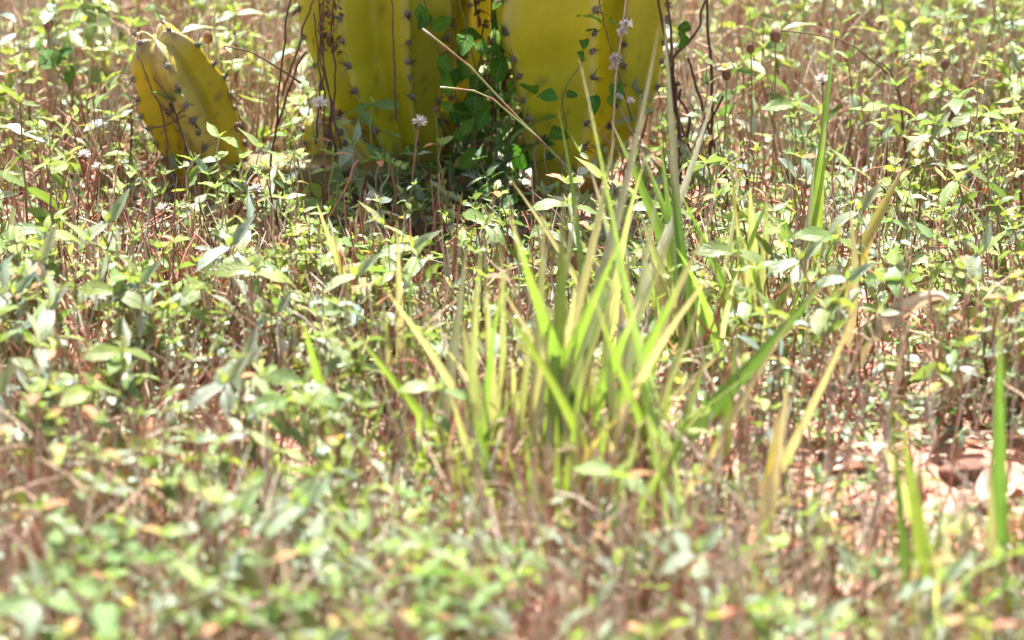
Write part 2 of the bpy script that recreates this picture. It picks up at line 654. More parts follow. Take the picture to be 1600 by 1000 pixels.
# ------------------------------------------------------------------ leaf meshes by shape and colour
SHAPES = [dict(seed=1, W=.20, fold=.30, droop=.16), dict(seed=2, W=.23, fold=.18, droop=.30), dict(seed=3, W=.14, fold=.50, droop=.06, kind='lance'),
          dict(seed=4, W=.19, fold=.30, droop=.35, kind='oval'), dict(seed=5, W=.17, fold=.40, droop=-.12)]
HI = [leaf_grid(n=10, cols=2, **s) for s in SHAPES]
LO = [leaf_grid(n=5, cols=1, **{**s, 'seed': s['seed']}) for s in SHAPES]
for s in SHAPES:
    s['serr'] = 0
VLO = [leaf_grid(n=3, cols=1, **s) for s in SHAPES]
LEAFMESH = {}


def leaf_mesh(si, cname):
    if (si, cname) not in LEAFMESH:
        V_, F_, U_ = HI[si]
        b = MB()
        c = LEAFCOL[cname]
        r = np.random.default_rng(si * 7 + len(cname))
        T_ = c[None, :] * (0.9 + 0.2 * U_[:, 1:2]) * (0.95 + 0.1 * r.random((len(V_), 1)))
        b.add(V_, F_, T_, U_)
        LEAFMESH[(si, cname)] = b.mesh('leaf', M_DEAD if cname == 'rust' else M_LEAF)
    return LEAFMESH[(si, cname)]


# ------------------------------------------------------------------ weed plant variants


def rot_to(az, el, roll):
    """leaf frame: +Y outward at azimuth az raised by el, rolled about its length"""
    return Matrix.Rotation(az, 4, 'Z') @ Matrix.Rotation(el, 4, 'X') @ Matrix.Rotation(roll, 4, 'Y')


def weed_variant(seed, h, pal, bare=0.45, pairs=4, lsize=0.045, red=True, stems=1):
    r = random.Random(seed)
    out = dict(h=h, stems=[], leaves=[], pal=pal)
    for s in range(stems):
        hh = h * (1 if s == 0 else r.uniform(.55, .85))
        lean = Vector((r.uniform(-.16, .16), r.uniform(-.16, .16), 0)) * hh * (1.0 if s == 0 else 2.4)
        wob = [Vector((r.uniform(-.005, .005), r.uniform(-.005, .005), 0)) for _ in range(9)]
        base = Vector((0, 0, -0.01)) if s == 0 else Vector((r.uniform(-.01, .01), r.uniform(-.01, .01), -0.01))
        pth = [base + lean * (i / 8) ** 1.6 + Vector((0, 0, (hh + .01) * i / 8)) + (wob[i] if i else Vector()) for i in range(9)]
        rad = [0.0021 - 0.0011 * i / 8 for i in range(9)]
        low = (S_RED if red else S_TAN) * r.uniform(.8, 1.3)
        top = S_GRN * 0.9 if r.random() < .55 else S_TAN
        cl = [low * (1 - (i / 8) ** 2.2) + top * (i / 8) ** 2.2 for i in range(9)]
        out['stems'].append((pth, rad, cl))
        az = r.uniform(0, PI)
        np_ = pairs if s == 0 else max(2, pairs - 1)
        for k in range(np_):
            f = bare + (1 - bare) * (k / max(np_ - 1, 1)) ** 0.85
            ip = min(int(f * 8), 7)
            pt = pth[ip].lerp(pth[ip + 1], f * 8 - ip)
            size = lsize * (0.75 + 0.35 * math.sin(PI * (k + 1) / (np_ + 0.6))) * r.uniform(.85, 1.15)
            for side in (0, 1):
                if r.random() < (0.30 if k == 0 else 0.08):
                    continue
                el = R2(r.uniform(-50, 35) + 35 * k / np_)
                c = pal
                q = r.random()
                if q < .025 and k < 2:
                    c = 'rust'
                elif q < .10 and k < 2:
                    c = 'yellow'
                elif q < .32:
                    c = r.choice(['lime', 'silver', 'green'])
                out['leaves'].append((r.randrange(5), Matrix.Translation(pt) @ rot_to(az + side * PI + r.uniform(-.35, .35), el, r.gauss(0, .55)) @ Matrix.Scale(size * r.uniform(.7, 1.2), 4), c))
            az += PI / 2 + r.uniform(-.3, .3)
        # small young leaves at the tip
        for q in range(r.choice((2, 2, 4))):
            out['leaves'].append((r.randrange(5), Matrix.Translation(pth[-1]) @ rot_to(az + q * PI / (1 if q < 2 else 1) + (PI / 2 if q > 1 else 0), R2(r.uniform(35, 65)), r.uniform(-.3, .3)) @ Matrix.Scale(lsize * r.uniform(.35, .55), 4),
                                  'lime' if pal != 'dark' else 'dark'))
    return out


VAR = []
HCLASS = {'tall': [], 'mid': [], 'low': []}
for i in range(30):
    pal = ['lime', 'green', 'silver', 'lime', 'silver', 'lime', 'silver', 'green'][i % 8]
    cl = ('tall', 'mid', 'low')[i % 3]
    h = {'tall': random.uniform(.20, .28), 'mid': random.uniform(.125, .18), 'low': random.uniform(.075, .12)}[cl]
    VAR.append(weed_variant(100 + i, h, pal, bare={'tall': random.uniform(.6, .8), 'mid': random.uniform(.5, .75), 'low': random.uniform(.35, .6)}[cl], pairs=random.choice((2, 2, 3, 3)) if i % 5 < 3 else random.choice((4, 5, 6)),
                            lsize=(random.uniform(.030, .046) if i % 5 < 3 else random.uniform(.016, .024)) * (.9 if cl == 'low' else 1), red=(i % 4 != 3), stems=1 if i % 5 else 2))
    HCLASS[cl].append(i)
TALL_BY = [HCLASS['tall'][k] for k in range(10)]
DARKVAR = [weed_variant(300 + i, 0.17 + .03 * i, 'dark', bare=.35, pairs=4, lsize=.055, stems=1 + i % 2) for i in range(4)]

STEMMESH = {}


def stem_mesh(key, var):
    if key not in STEMMESH:
        b = MB()
        for pth, rad, cl in var['stems']:
            b.add(*tube(pth, rad, 6, cl))
        STEMMESH[key] = b.mesh('stem', M_STEM)
    return STEMMESH[key]


PLACED = []     # (root object, pal, px, py, dist, height) for the labels


def place_weed(key, var, x, y, rz, sc, lx, ly):
    z = gz(x, y) - 0.004
    root = thing('leafy_weed', None, 'weed', (x, y, z), None, (lx, ly, rz), sc)
    obj('stem', stem_mesh(key, var), root)
    for si, M, c in var['leaves']:
        obj('leaf', leaf_mesh(si, c), root, M)
    px, py, d = project((x, y, z + var['h'] * sc))
    PLACED.append((root, var['pal'], px, py, d, var['h'] * sc))
    return root


# hand placed weeds round the cactus: top pixel, distance plane, kind
HAND = [(598, 160, -.10, 1), (682, 215, -.16, 0), (487, 268, -.22, 0), (430, 195, .02, 2), (622, 250, -.12, 2), (345, 225, -.10, 2), (798, 285, -.14, 3), (655, 300, -.20, 4),
        (300, 268, -.14, 2), (525, 185, -.06, 0), (720, 340, -.18, 4), (590, 240, -.14, 0), (385, 262, -.10, 6), (250, 280, -.12, 0), (180, 230, .0, 0), (160, 245, .02, 7),
        (760, 480, -.42, 0), (690, 465, -.40, 7), (585, 440, -.40, 1), (580, 300, -.2, 4), (1230, 160, .0, 1), (1370, 120, .05, 0), (1400, 185, .0, 2), (1520, 160, .1, 0),
        (1580, 130, .0, 0), (1490, 150, .12, 4), (1180, 425, -.5, 2), (1300, 520, -.62, 0), (1430, 430, -.5, 2), (1250, 560, -.65, 7), (300, 120, -.005, 1), (1140, 110, .1, 1),
        (1000, 150, .06, 2), (840, 195, -.06, 1), (410, 130, .2, 0), (100, 480, -.5, 0), (150, 500, -.55, 6), (230, 400, -.35, 0), (60, 180, .2, 4),
        (1450, 560, -.62, 0), (1560, 330, -.2, 2), (1340, 330, -.2, 2), (440, 330, -.32, 0), (340, 330, -.25, 2), (520, 420, -.36, 2),
        (415, 262, -.08, 0), (465, 240, -.07, 2), (548, 248, -.09, 0), (385, 300, -.14, 2), (505, 300, -.16, 0), (445, 300, -.12, 1), (560, 280, -.10, 2), (330, 300, -.14, 0),
        (275, 250, -.15, 7), (310, 262, -.2, 2), (365, 238, -.12, 0), (405, 228, -.16, 2), (450, 255, -.2, 0), (480, 222, -.14, 7), (510, 250, -.22, 0), (545, 215, -.12, 2), (575, 262, -.2, 0), (610, 205, -.1, 1), (635, 262, -.18, 7), (430, 290, -.24, 2), (355, 290, -.22, 0), (600, 300, -.26, 0), (535, 320, -.28, 2), (470, 320, -.28, 7),
        (670, 285, -.2, 0), (840, 300, -.2, 2), (890, 285, -.16, 0), (770, 330, -.25, 7), (730, 370, -.3, 0), (815, 390, -.3, 0), (215, 265, -.12, 0), (180, 300, -.2, 2)]
for (px, py, Y, vi) in HAND:
    tip = at(px, py, Y)
    want = {0: 'lime', 1: 'green', 2: 'silver', 3: 'lime', 4: 'silver', 6: 'lime', 7: 'lime'}[vi]
    pool = [q for q in range(len(VAR)) if VAR[q]['pal'] == want and q % 5 < 3] or [q for q in range(len(VAR)) if q % 5 < 3 and VAR[q]['pal'] != 'silver']
    vi = min(pool, key=lambda q: abs(VAR[q]['h'] - tip.z) + random.uniform(0, .05))
    v = VAR[vi]
    sc = min(max(tip.z / v['h'], .95), 1.5)
    place_weed(vi, v, tip.x + random.uniform(-.01, .01), Y, random.uniform(0, 6.28), sc, random.uniform(-.06, .06), random.uniform(-.06, .06))
for (px, py, Y, vi) in [(770, 235, -.03, 1), (730, 165, .0, 2), (800, 245, -.05, 3), (700, 270, -.06, 0), (760, 300, -.10, 1), (690, 330, -.12, 2), (640, 340, -.12, 3),  # dark-leaved weeds, many of them added to deepen the shade in the gap
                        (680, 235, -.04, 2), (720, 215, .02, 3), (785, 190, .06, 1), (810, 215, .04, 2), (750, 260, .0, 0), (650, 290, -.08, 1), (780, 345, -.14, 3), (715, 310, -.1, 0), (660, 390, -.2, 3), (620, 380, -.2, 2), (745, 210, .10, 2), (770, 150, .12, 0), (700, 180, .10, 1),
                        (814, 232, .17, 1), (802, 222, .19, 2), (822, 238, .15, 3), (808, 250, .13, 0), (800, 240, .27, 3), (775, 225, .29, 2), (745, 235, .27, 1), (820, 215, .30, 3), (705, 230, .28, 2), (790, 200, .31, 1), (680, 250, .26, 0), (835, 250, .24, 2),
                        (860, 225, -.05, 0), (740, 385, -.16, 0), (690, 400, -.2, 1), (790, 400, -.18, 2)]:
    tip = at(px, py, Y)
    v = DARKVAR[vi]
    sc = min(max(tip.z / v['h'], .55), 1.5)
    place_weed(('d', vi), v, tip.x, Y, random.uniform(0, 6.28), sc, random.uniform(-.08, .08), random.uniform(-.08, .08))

# ------------------------------------------------------------------ field of weeds: 300 nearest as things, the rest as one mass


def bald(x, y):
    """the bare patches of soil between the weeds"""
    g = gnd(1440, 800)
    g2 = gnd(1560, 770)
    g3 = gnd(330, 690)
    d = min(math.hypot((x - g.x) / .15, (y - g.y) / .17), math.hypot((x - g2.x) / .13, (y - g2.y) / .14), math.hypot((x - g3.x) / .16, (y - g3.y) / .10))
    return d


def in_stem(x, y):
    return (abs(x + 0.02) < .20 and -.03 < y < .11) or (-.50 < x < -.2 and .0 < y < .08)


def in_cactus(x, y):
    return (abs(x + 0.02) < .22 and -.06 < y < .15) or (abs(x + .36) < .15 and -.02 < y < .09)


def zone(x, y, margin=0.12):
    hw = (y - CAM.y) * 0.165 + margin
    return abs(x) < hw


def weed_class(x, y):
    r = random.random()
    if y > .22:
        return 'tall' if r < .62 else 'mid'
    if y > .05:
        return 'tall' if r < .2 else 'mid' if r < .7 else 'low'
    if -.38 < y and -.58 < x < .24:
        return 'low'
    if y > -.55:
        return 'tall' if r < .06 else 'mid' if r < .62 else 'low'
    if -1.75 < y < -1.1 and x > .28:
        return 'low'
    if y > -1.7 and -.16 < x < .28:
        return 'mid' if r < .12 else 'low'
    return 'mid' if r < .85 else 'low'


pts = []
tries = 0
while len(pts) < 2750 and tries < 90000:
    tries += 1
    y = random.uniform(-2.0, 2.3)
    hw = (y - CAM.y) * 0.165 + .12
    x = random.uniform(-hw, hw)
    if in_cactus(x, y):
        continue
    if bald(x, y) < 1:
        if random.random() < .88:
            continue
    d = 0.6 + 0.7 * noise.noise((x * 2.6, y * 2.0, 5.5)) - (.05 if y < -.9 else 0)
    if y > .2:
        d *= .62
    if y < -1.0:
        d = max(d, .45) * .72
    if -.65 < y < -.03 and -.62 < x < -.25:
        d *= .4                                        # bare stalks below the small arm
    if -1.2 < y < -.8 and -.08 < x < .24:
        d *= .5                                       # the grass tufts stand here
    if -.30 < y < -.03 and -.15 < x < .12:
        d *= .4
    if random.random() > d:
        continue
    pts.append((x, y))
cand = []
for (x, y) in pts:
    vi = random.choice(HCLASS[weed_class(x, y)])
    if y < -.8 and vi % 5 >= 3 and random.random() < .8:
        vi = random.choice([q for q in HCLASS[weed_class(x, y)] if q % 5 < 3])
    v = VAR[vi]
    sc = random.uniform(.82, 1.18) * (.94 if y < -.8 else 1)
    rec = [vi, x, y, random.uniform(0, 6.28), sc, random.gauss(0, .10), random.gauss(0, .10)]
    px, py, d = project((x, y, v['h'] * sc * .9))
    vis = -10 < px < 1610 and 0 < py < 1000
    cand.append((0 if vis else 1, d, rec))
cand.sort(key=lambda c: (c[0], c[1]))
N_IND = 205
for c in cand[:N_IND]:
    vi, x, y, rz, sc, lx, ly = c[2]
    place_weed(vi, VAR[vi], x, y, rz, sc, lx, ly)


def instance_stack(b, V_, F_, T_, U_, Ms, tints, mi):
    """stack many transformed copies of one piece into a mesh builder"""
    n = len(Ms)
    if not n:
        return
    A = np.array([np.array(m)[:3, :] for m in Ms], dtype=np.float32)
    W = np.einsum('nij,vj->nvi', A[:, :, :3], V_) + A[:, None, :, 3]
    F2 = F_[None] + (np.arange(n) * len(V_))[:, None, None]
    T2 = T_[None] * np.array(tints, dtype=np.float32)[:, None, :]
    b.add(W.reshape(-1, 3), F2.reshape(-1, 4), T2.reshape(-1, 3), np.tile(U_, (n, 1)), mi)


def weed_mass(recs, leaves, seg, sides, skip=1):
    b = MB()
    per_leaf = {}
    for vi, v in enumerate(VAR):
        rs = [r for r in recs if r[0] == vi]
        Ms = [Matrix.Translation((r[1], r[2], gz(r[1], r[2]) - .004)) @ Matrix.Rotation(r[3], 4, 'Z') @ Matrix.Rotation(r[5], 4, 'X') @ Matrix.Rotation(r[6], 4, 'Y') @ Matrix.Scale(r[4], 4) for r in rs]
        if not Ms:
            continue
        for pth, rad, cl in v['stems']:
            ids = [round(q * 8 / seg) for q in range(seg + 1)]
            V_, F_, T_ = tube([pth[q] for q in ids], [rad[q] for q in ids], sides, [cl[q] for q in ids])
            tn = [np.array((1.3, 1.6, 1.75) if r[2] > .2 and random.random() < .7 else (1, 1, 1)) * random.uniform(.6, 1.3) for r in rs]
            instance_stack(b, V_.astype(np.float32), F_, T_, np.full((len(V_), 2), .5, np.float32), Ms, tn, 0)
        for si, LM, c in v['leaves']:
            for m in Ms:
                per_leaf.setdefault((si, c), []).append(m @ LM)
    for (si, c), Ms in per_leaf.items():
        V_, F_, U_ = leaves[si]
        tn = [LEAFCOL[c] * random.uniform(.7, 1.3) * np.array((random.uniform(.85, 1.2), 1, random.uniform(.8, 1.3))) for _ in Ms]
        instance_stack(b, V_, F_, np.ones((len(V_), 3), np.float32), U_, Ms, tn, 2 if c == 'rust' else 1)
    return b.mesh('weed_field', [M_STEM, M_LEAF, M_DEAD])


near = [c[2] for c in cand[N_IND:]]
far = []
for _ in range(9000):
    x, y = random.uniform(-5, 5), random.uniform(-3.4, 9)
    if zone(x, y, .10) and y < 2.3 or in_cactus(x, y):
        continue
    if math.hypot(x, y - CAM.y) < 0.8 or random.random() > .7 + .6 * noise.noise((x * 1.3, y * 1.3, 2)):
        continue
    far.append([random.randrange(len(VAR)), x, y, random.uniform(0, 6.28), random.uniform(.8, 1.2), random.gauss(0, .1), random.gauss(0, .1)])
tag(obj('weed_field', weed_mass(near, LO, 7, 4)), 'dense leafy weeds with reddish stems filling the field', 'weeds', kind='stuff')
tag(obj('distant_weed_field', weed_mass(far, VLO, 4, 3)), 'leafy weeds with reddish stems out beyond the near field', 'weeds', kind='stuff')

# ------------------------------------------------------------------ thicket of dry stalks, ground cover and litter (nobody could count them)
b = MB()
STALK = []
for q in range(36):
    r = random.Random(900 + q)
    k1, k2 = Vector((r.gauss(0, .07), r.gauss(0, .07), 0)), Vector((r.gauss(0, .10), r.gauss(0, .10), 0))
    w = r.uniform(.008, .017)
    P = [Vector((0, 0, -.05)), Vector((0, 0, .3)) + k1, Vector((0, 0, .65)) + k2 * .6, Vector((0, 0, 1)) + k2]
    sub = MB()
    sub.add(*tube(P, [w, w * .9, w * .75, w * .45], 4, [(.8, .8, .8), (1, 1, 1), (1, 1, 1), (1.15, 1.1, 1)]))
    for _ in range(q % 3):
        i0 = r.choice((1, 2))
        e = P[i0] + Vector((r.gauss(0, .2), r.gauss(0, .2), r.uniform(.1, .35)))
        sub.add(*tube([P[i0], P[i0].lerp(e, .5) + Vector((0, 0, .03)), e], [w * .6, w * .5, w * .3], 3, (1, .95, .9)))
    STALK.append((np.concatenate(sub.V), np.concatenate(sub.F), np.concatenate(sub.T)))
sby = {}
n = 0
while n < 13500:
    y = random.uniform(-2.1, 2.6)
    hw = (y - CAM.y) * 0.165 + .15
    x = random.uniform(-hw, hw)
    d = .55 + .6 * noise.noise((x * 2.2, y * 2.2, 9.5)) + (.3 if y > .2 else .1 if y < -.9 else 0) + (.5 if -.6 < y < .05 and -.6 < x < -.2 else 0)
    if bald(x, y) < 1:
        d *= .3
    if -.40 < y < 0 and -.28 < x < .2:
        d *= .3
    if -.75 < y < .1 and x > .28:
        d *= .5
    if in_stem(x, y) or random.random() > d:
        continue
    n += 1
    h = random.uniform(.10, .25) if y > .2 else random.uniform(.07, .20) if y > -.9 else random.uniform(.08, .20)
    if -.38 < y < .1 and -.58 < x < .24:
        h = random.uniform(.04, .10)
    flat = random.random() < .12
    tx, ty = (random.gauss(0, .15), random.gauss(0, .15)) if not flat else (random.gauss(0, .9), random.gauss(0, .9))
    M = Matrix.Translation((x, y, gz(x, y))) @ Matrix.Rotation(tx, 4, 'X') @ Matrix.Rotation(ty, 4, 'Y') @ Matrix.Rotation(random.uniform(0, 6.28), 4, 'Z') @ Matrix.Scale(h, 4)
    M = M @ Matrix.Diagonal((min(.14 / h, 1.5), min(.14 / h, 1.5), 1, 1))
    c = random.choices((S_RED, S_TAN, S_DARK, S_GREY), (4, 2.4, 1.0, 1.0) if -.8 < y < .2 else (3.4, 5, .5, 2.2) if y < .2 else (2, 7, .2, 3.5))[0] * random.uniform(.75, 1.35)
    sby.setdefault(random.randrange(36), []).append((M, c))
for q, L_ in sby.items():
    V_, F_, T_ = STALK[q]
    instance_stack(b, V_, F_, T_, np.full((len(V_), 2), .5, np.float32), [m for m, _ in L_], [c for _, c in L_], 0)
tag(obj('dry_stalks', b.mesh('dry_stalks', M_TWIG)), 'thicket of bare reddish dry stalks among the weeds', 'stalks', kind='stuff')

b = MB()
by = {}
n = 0
while n < 6800:
    y = random.uniform(-2.0, 2.4)
    hw = (y - CAM.y) * 0.165 + .15
    x = random.uniform(-hw, hw)
    d = .5 + .9 * noise.noise((x * 3.1, y * 3.1, 21.5)) + (.3 if -.7 < y < .1 else .2) + (.5 if -.75 < y < .1 and x > .28 else 0)
    if bald(x, y) < 1:
        d *= .3
    if in_stem(x, y) or random.random() > d:
        continue
    n += 1
    # a small sprig: four or five leaves round a point
    cx, cy, cz = x, y, gz(x, y) + random.uniform(.006, .05)
    az = random.uniform(0, 6.28)
    q = random.random()
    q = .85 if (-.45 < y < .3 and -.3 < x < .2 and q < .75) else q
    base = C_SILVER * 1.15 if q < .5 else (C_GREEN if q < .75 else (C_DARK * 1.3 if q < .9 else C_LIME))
    for k in range(random.choice((2, 3, 4))):
        s = random.uniform(.018, .038)
        M = Matrix.Translation((cx, cy, cz)) @ rot_to(az + k * 1.7 + random.uniform(-.3, .3), R2(random.uniform(-30, 40)), random.uniform(-.6, .6)) @ Matrix.Scale(s, 4)
        by.setdefault(random.randrange(5), []).append((M, base * random.uniform(.75, 1.25)))
for si, L_ in by.items():
    V_, F_, U_ = LO[si]
    instance_stack(b, V_, F_, np.ones((len(V_), 3), np.float32), U_, [m for m, _ in L_], [c for _, c in L_], 0)
tag(obj('ground_cover', b.mesh('ground_cover', M_LEAF)), 'low silvery-green ground cover leaves under the weeds', 'ground cover', kind='stuff')

b = MB()
by = {}
for _ in range(9000):
    y = random.uniform(-2.0, 2.4)
    hw = (y - CAM.y) * 0.165 + .2
    x = random.uniform(-hw, hw)
    c = random.choices((np.array((.46, .37, .27)), np.array((.50, .47, .42)), np.array((.28, .12, .06)), np.array((.16, .10, .07)), np.array((.38, .26, .18))), (3, 1.6, 1.3, 3, 2))[0] * random.uniform(.75, 1.2)
    M = Matrix.Translation((x, y, gz(x, y) + random.uniform(.003, .018))) @ rot_to(random.uniform(0, 6.28), R2(random.gauss(0, 16)), random.gauss(0, .35)) @ Matrix.Scale(random.uniform(.010, .034), 4)
    by.setdefault(random.randrange(5), []).append((M, c))
for si, L_ in by.items():
    V_, F_, U_ = LO[si]
    instance_stack(b, V_, F_, np.ones((len(V_), 3), np.float32), U_, [m for m, _ in L_], [c for _, c in L_], 0)
tag(obj('leaf_litter', b.mesh('leaf_litter', M_DEAD)), 'dry curled leaf litter scattered over the soil', 'leaf litter', kind='stuff')

# ------------------------------------------------------------------ grass tufts: every blade a part
G_GRN = np.array((0.260, 0.375, 0.055))
G_DRK = np.array((0.130, 0.240, 0.035))
G_YEL = np.array((0.420, 0.420, 0.170))
G_TAN = np.array((0.580, 0.480, 0.260))
G_GRY = np.array((0.330, 0.320, 0.220))
G_OLV = np.array((0.400, 0.310, 0.080))
G_DED = np.array((0.420, 0.350, 0.300))
GC = {'g': G_GRN, 'd': G_DRK, 'y': G_YEL, 't': G_TAN, 'w': G_GRY, 'o': G_OLV, 'x': G_DED}


def blade_mesh(path, width, col, seed, origin, curl=0.0, vfold=0.3, tipcol=None):
    r = random.Random(seed)
    n = len(path) - 1
    b = MB()
    V_, T_, U_ = [], [], []
    view = (CAM - path[n // 2]).normalized()
    tw0, tw1 = r.uniform(-.5, .5), r.uniform(-.5, .5)
    for i, p_ in enumerate(path):
        t = i / n
        tg = (path[min(i + 1, n)] - path[max(i - 1, 0)]).normalized()
        side = tg.cross(view).normalized()
        nor = side.cross(tg).normalized()
        an = tw0 + tw1 * t
        s2 = side * math.cos(an) + nor * math.sin(an)
        n2 = tg.cross(s2)
        w = width * .5 * (0.8 + 0.2 * min(t / .3, 1)) * max(1 - max(t - .35, 0) / .65, 0.02) ** .8
        for c in (-1, -.5, 0, .5, 1):
            V_.append(p_ + s2 * (w * c) + n2 * (w * vfold * abs(c) * (1 if c else 1)) - origin)
            e = col * (0.85 + 0.3 * t) * (1.1 if c == 0 else 1 - .12 * abs(c) + .1 * r.random())
            if t < .25:
                e = e * (t / .25) + (G_YEL * .9) * (1 - t / .25) * .9
            if tipcol is not None and t > .8:
                f = (t - .8) / .2
                e = e * (1 - f) + tipcol * f
            T_.append(e)
            U_.append((c, t))
    F_ = [(i * 5 + c, i * 5 + c + 1, i * 5 + 5 + c + 1, i * 5 + 5 + c) for i in range(n) for c in range(4)]
    b.add(np.array(V_), F_, np.array(T_), np.array(U_))
    return b.mesh('blade', M_BLADE)


def blade_path(tip_px, low_px, Yt, Yl, sag, seed):
    r = random.Random(seed)
    tip, low = at(*tip_px, Yt), at(*low_px, Yl)
    d = low - tip
    if d.z < -0.02:
        s = min((low.z + .01) / (-d.z), 1.2)
    else:
        s = 0.3
    s = max(s, 0)
    root = low + d * s * .8
    root.z = gz(root.x, root.y) - .01 if low.z > 0 else low.z
    mid = root.lerp(tip, .55)
    perp = d.cross(Vector((0, 1, 0))).normalized()
    mid = mid + perp * (sag * d.length) + Vector((0, r.uniform(-.02, .02), 0))
    return bez(root, mid, tip, 10)


def tuft(label, blades, Y, fill=0, fill_c='gy', spread=.06, hmax=.35, centre=None, fan=0):
    """blades: (tip px, low px, width px, colour, sag, tip depth offset)"""
    Y = gnd(800, max(bl[1][1] for bl in blades) + 8).y if Y is None else Y
    if centre is None:
        lows = [at(*bl[1], Y) for bl in blades]
        cx = sum(l.x for l in lows) / len(lows)
    else:
        cx = centre
    o = Vector((cx, Y, gz(cx, Y)))
    root = thing('grass_tuft', label, 'grass tuft', o, 'tufts of broad-bladed grass')
    for i, (tp, lp, w, c, sag, dy) in enumerate(blades):
        pth = blade_path(tp, lp, Y + dy, Y + random.uniform(-.03, .03), sag, i)
        wid = min(w, 25) * KPX * (Y - CAM.y) / math.cos(PITCH) * 1.25
        tip = S_TAN * random.uniform(.5, 1.1) if random.random() < .6 else None
        obj('blade', blade_mesh(pth, wid, GC[c] * random.uniform(.85, 1.15), i, o, tipcol=tip), root)
    for i in range(fan):
        r0 = Vector((o.x + random.gauss(-.01, .10), o.y + random.gauss(0, .05), 0))
        r0.z = gz(r0.x, r0.y) - .01
        h = random.uniform(.16, .36)
        tip = r0 + Vector((random.gauss(.02, .10), random.gauss(.0, .08), h))
        mid = r0.lerp(tip, .55) + Vector((random.gauss(0, .018), random.gauss(0, .02), h * .05))
        obj('blade', blade_mesh(bez(r0, mid, tip, 9), random.uniform(.009, .017), GC[random.choice('ggggyyyyttto')] * random.uniform(.85, 1.12), 900 + i, o, tipcol=S_TAN * .8 if i % 2 else None), root)
    for i in range(fill):
        a_ = random.uniform(0, 6.28)
        rr = spread * math.sqrt(random.random())
        r0 = Vector((o.x + math.cos(a_) * rr, o.y + math.sin(a_) * rr, 0))
        r0.z = gz(r0.x, r0.y) - .01
        h = hmax * random.uniform(.35, 1)
        ln = Vector((math.cos(a_) * random.uniform(.05, .5), math.sin(a_) * random.uniform(.05, .5), 0)) * h
        tip = r0 + Vector((ln.x, ln.y, h))
        mid = r0.lerp(tip, .5) + Vector((-ln.x * .25, -ln.y * .25, h * .08))
        obj('blade', blade_mesh(bez(r0, mid, tip, 8), random.uniform(.004, .010), GC[random.choice(fill_c)] * random.uniform(.8, 1.15), 500 + i, o), root)
    return root


tuft('largest bright green grass tuft standing in front of the main cactus', [
    ((796, 336), (925, 690), 28, 'g', -.03, -.04), ((968, 378), (850, 640), 24, 'g', -.03, -.03), ((850, 322), (838, 560), 26, 'y', .0, .03), ((880, 300), (868, 560), 22, 'g', .02, .05),
    ((1030, 40), (855, 660), 19, 'w', .05, .25), ((960, 215), (840, 690), 18, 'y', .03, .18), ((1028, 290), (965, 640), 17, 'w', .0, .03), ((945, 320), (860, 600), 18, 't', .02, .06),
    ((905, 300), (850, 560), 18, 'y', .02, .1), ((1078, 405), (920, 700), 20, 'g', .02, -.03), ((1000, 470), (900, 700), 24, 'g', -.03, -.03), ((1040, 520), (955, 740), 18, 'g', .03, 0),
    ((760, 445), (788, 770), 16, 'y', -.02, -.02), ((722, 500), (772, 680), 24, 'y', -.05, .0), ((860, 470), (828, 720), 20, 't', .0, -.02), ((900, 440), (850, 700), 18, 't', .03, .0),
    ((1310, 412), (1010, 730), 24, 'd', .03, .0), ((1020, 690), (960, 745), 20, 'y', .02, -.05), ((930, 560), (880, 760), 16, 'g', .02, -.02), ((880, 540), (860, 780), 16, 'g', .0, -.04),
    ((800, 560), (812, 760), 18, 'y', .0, -.03), ((965, 400), (900, 560), 20, 'd', -.05, .1), ((830, 500), (790, 740), 15, 'y', .05, .0),
    ((905, 90), (985, 380), 13, 'g', .02, .28), ((920, 255), (1010, 520), 14, 'g', .02, .26)], None, fill=22, fill_c='gggyyytwx', spread=.14, hmax=.22, centre=at(880, 740, -1.08).x, fan=30)
tuft('lower front tuft of short yellow-green blades before the largest tuft', [
    ((700, 600), (780, 850), 18, 'y', -.03, 0), ((740, 640), (800, 860), 20, 'g', -.02, 0), ((1090, 610), (985, 850), 18, 'g', .03, 0), ((1130, 680), (1000, 860), 16, 't', .04, 0), ((910, 560), (880, 850), 20, 'g', .01, 0),
    ((905, 620), (890, 850), 20, 'y', .02, 0), ((950, 640), (905, 850), 18, 'g', .02, 0), ((870, 650), (872, 855), 18, 'g', .0, 0), ((1000, 660), (940, 840), 16, 'y', .03, 0), ((820, 680), (850, 850), 16, 'g', -.02, 0),
    ((985, 700), (960, 850), 18, 'w', .0, 0), ((1060, 700), (985, 850), 16, 'g', .03, 0), ((790, 720), (835, 855), 14, 'y', -.03, 0), ((860, 740), (850, 850), 22, 'y', 0, 0)], None, fill=45, fill_c='ggyyt', spread=.14, hmax=.17)
tuft('green grass tuft with long right-leaning blades, right of the main cactus foot', [
    ((955, 190), (1100, 560), 22, 'g', .03, .12), ((1000, 230), (1110, 545), 16, 'g', .03, .1), ((1062, 300), (1160, 520), 15, 'd', .02, .06), ((1000, 330), (1085, 580), 20, 'y', .0, .02),
    ((1015, 400), (1060, 560), 22, 't', .03, .0), ((1120, 130), (1020, 330), 15, 'w', .12, .15), ((1080, 420), (1100, 590), 14, 'g', .0, 0), ((1030, 210), (1060, 420), 14, 'g', .0, .1), ((1045, 250), (1075, 500), 18, 'd', .02, .02), ((1036, 5), (1062, 420), 13, 'w', .01, .1)], None, fill=12, fill_c='ggdyt', spread=.08, hmax=.22, fan=9)
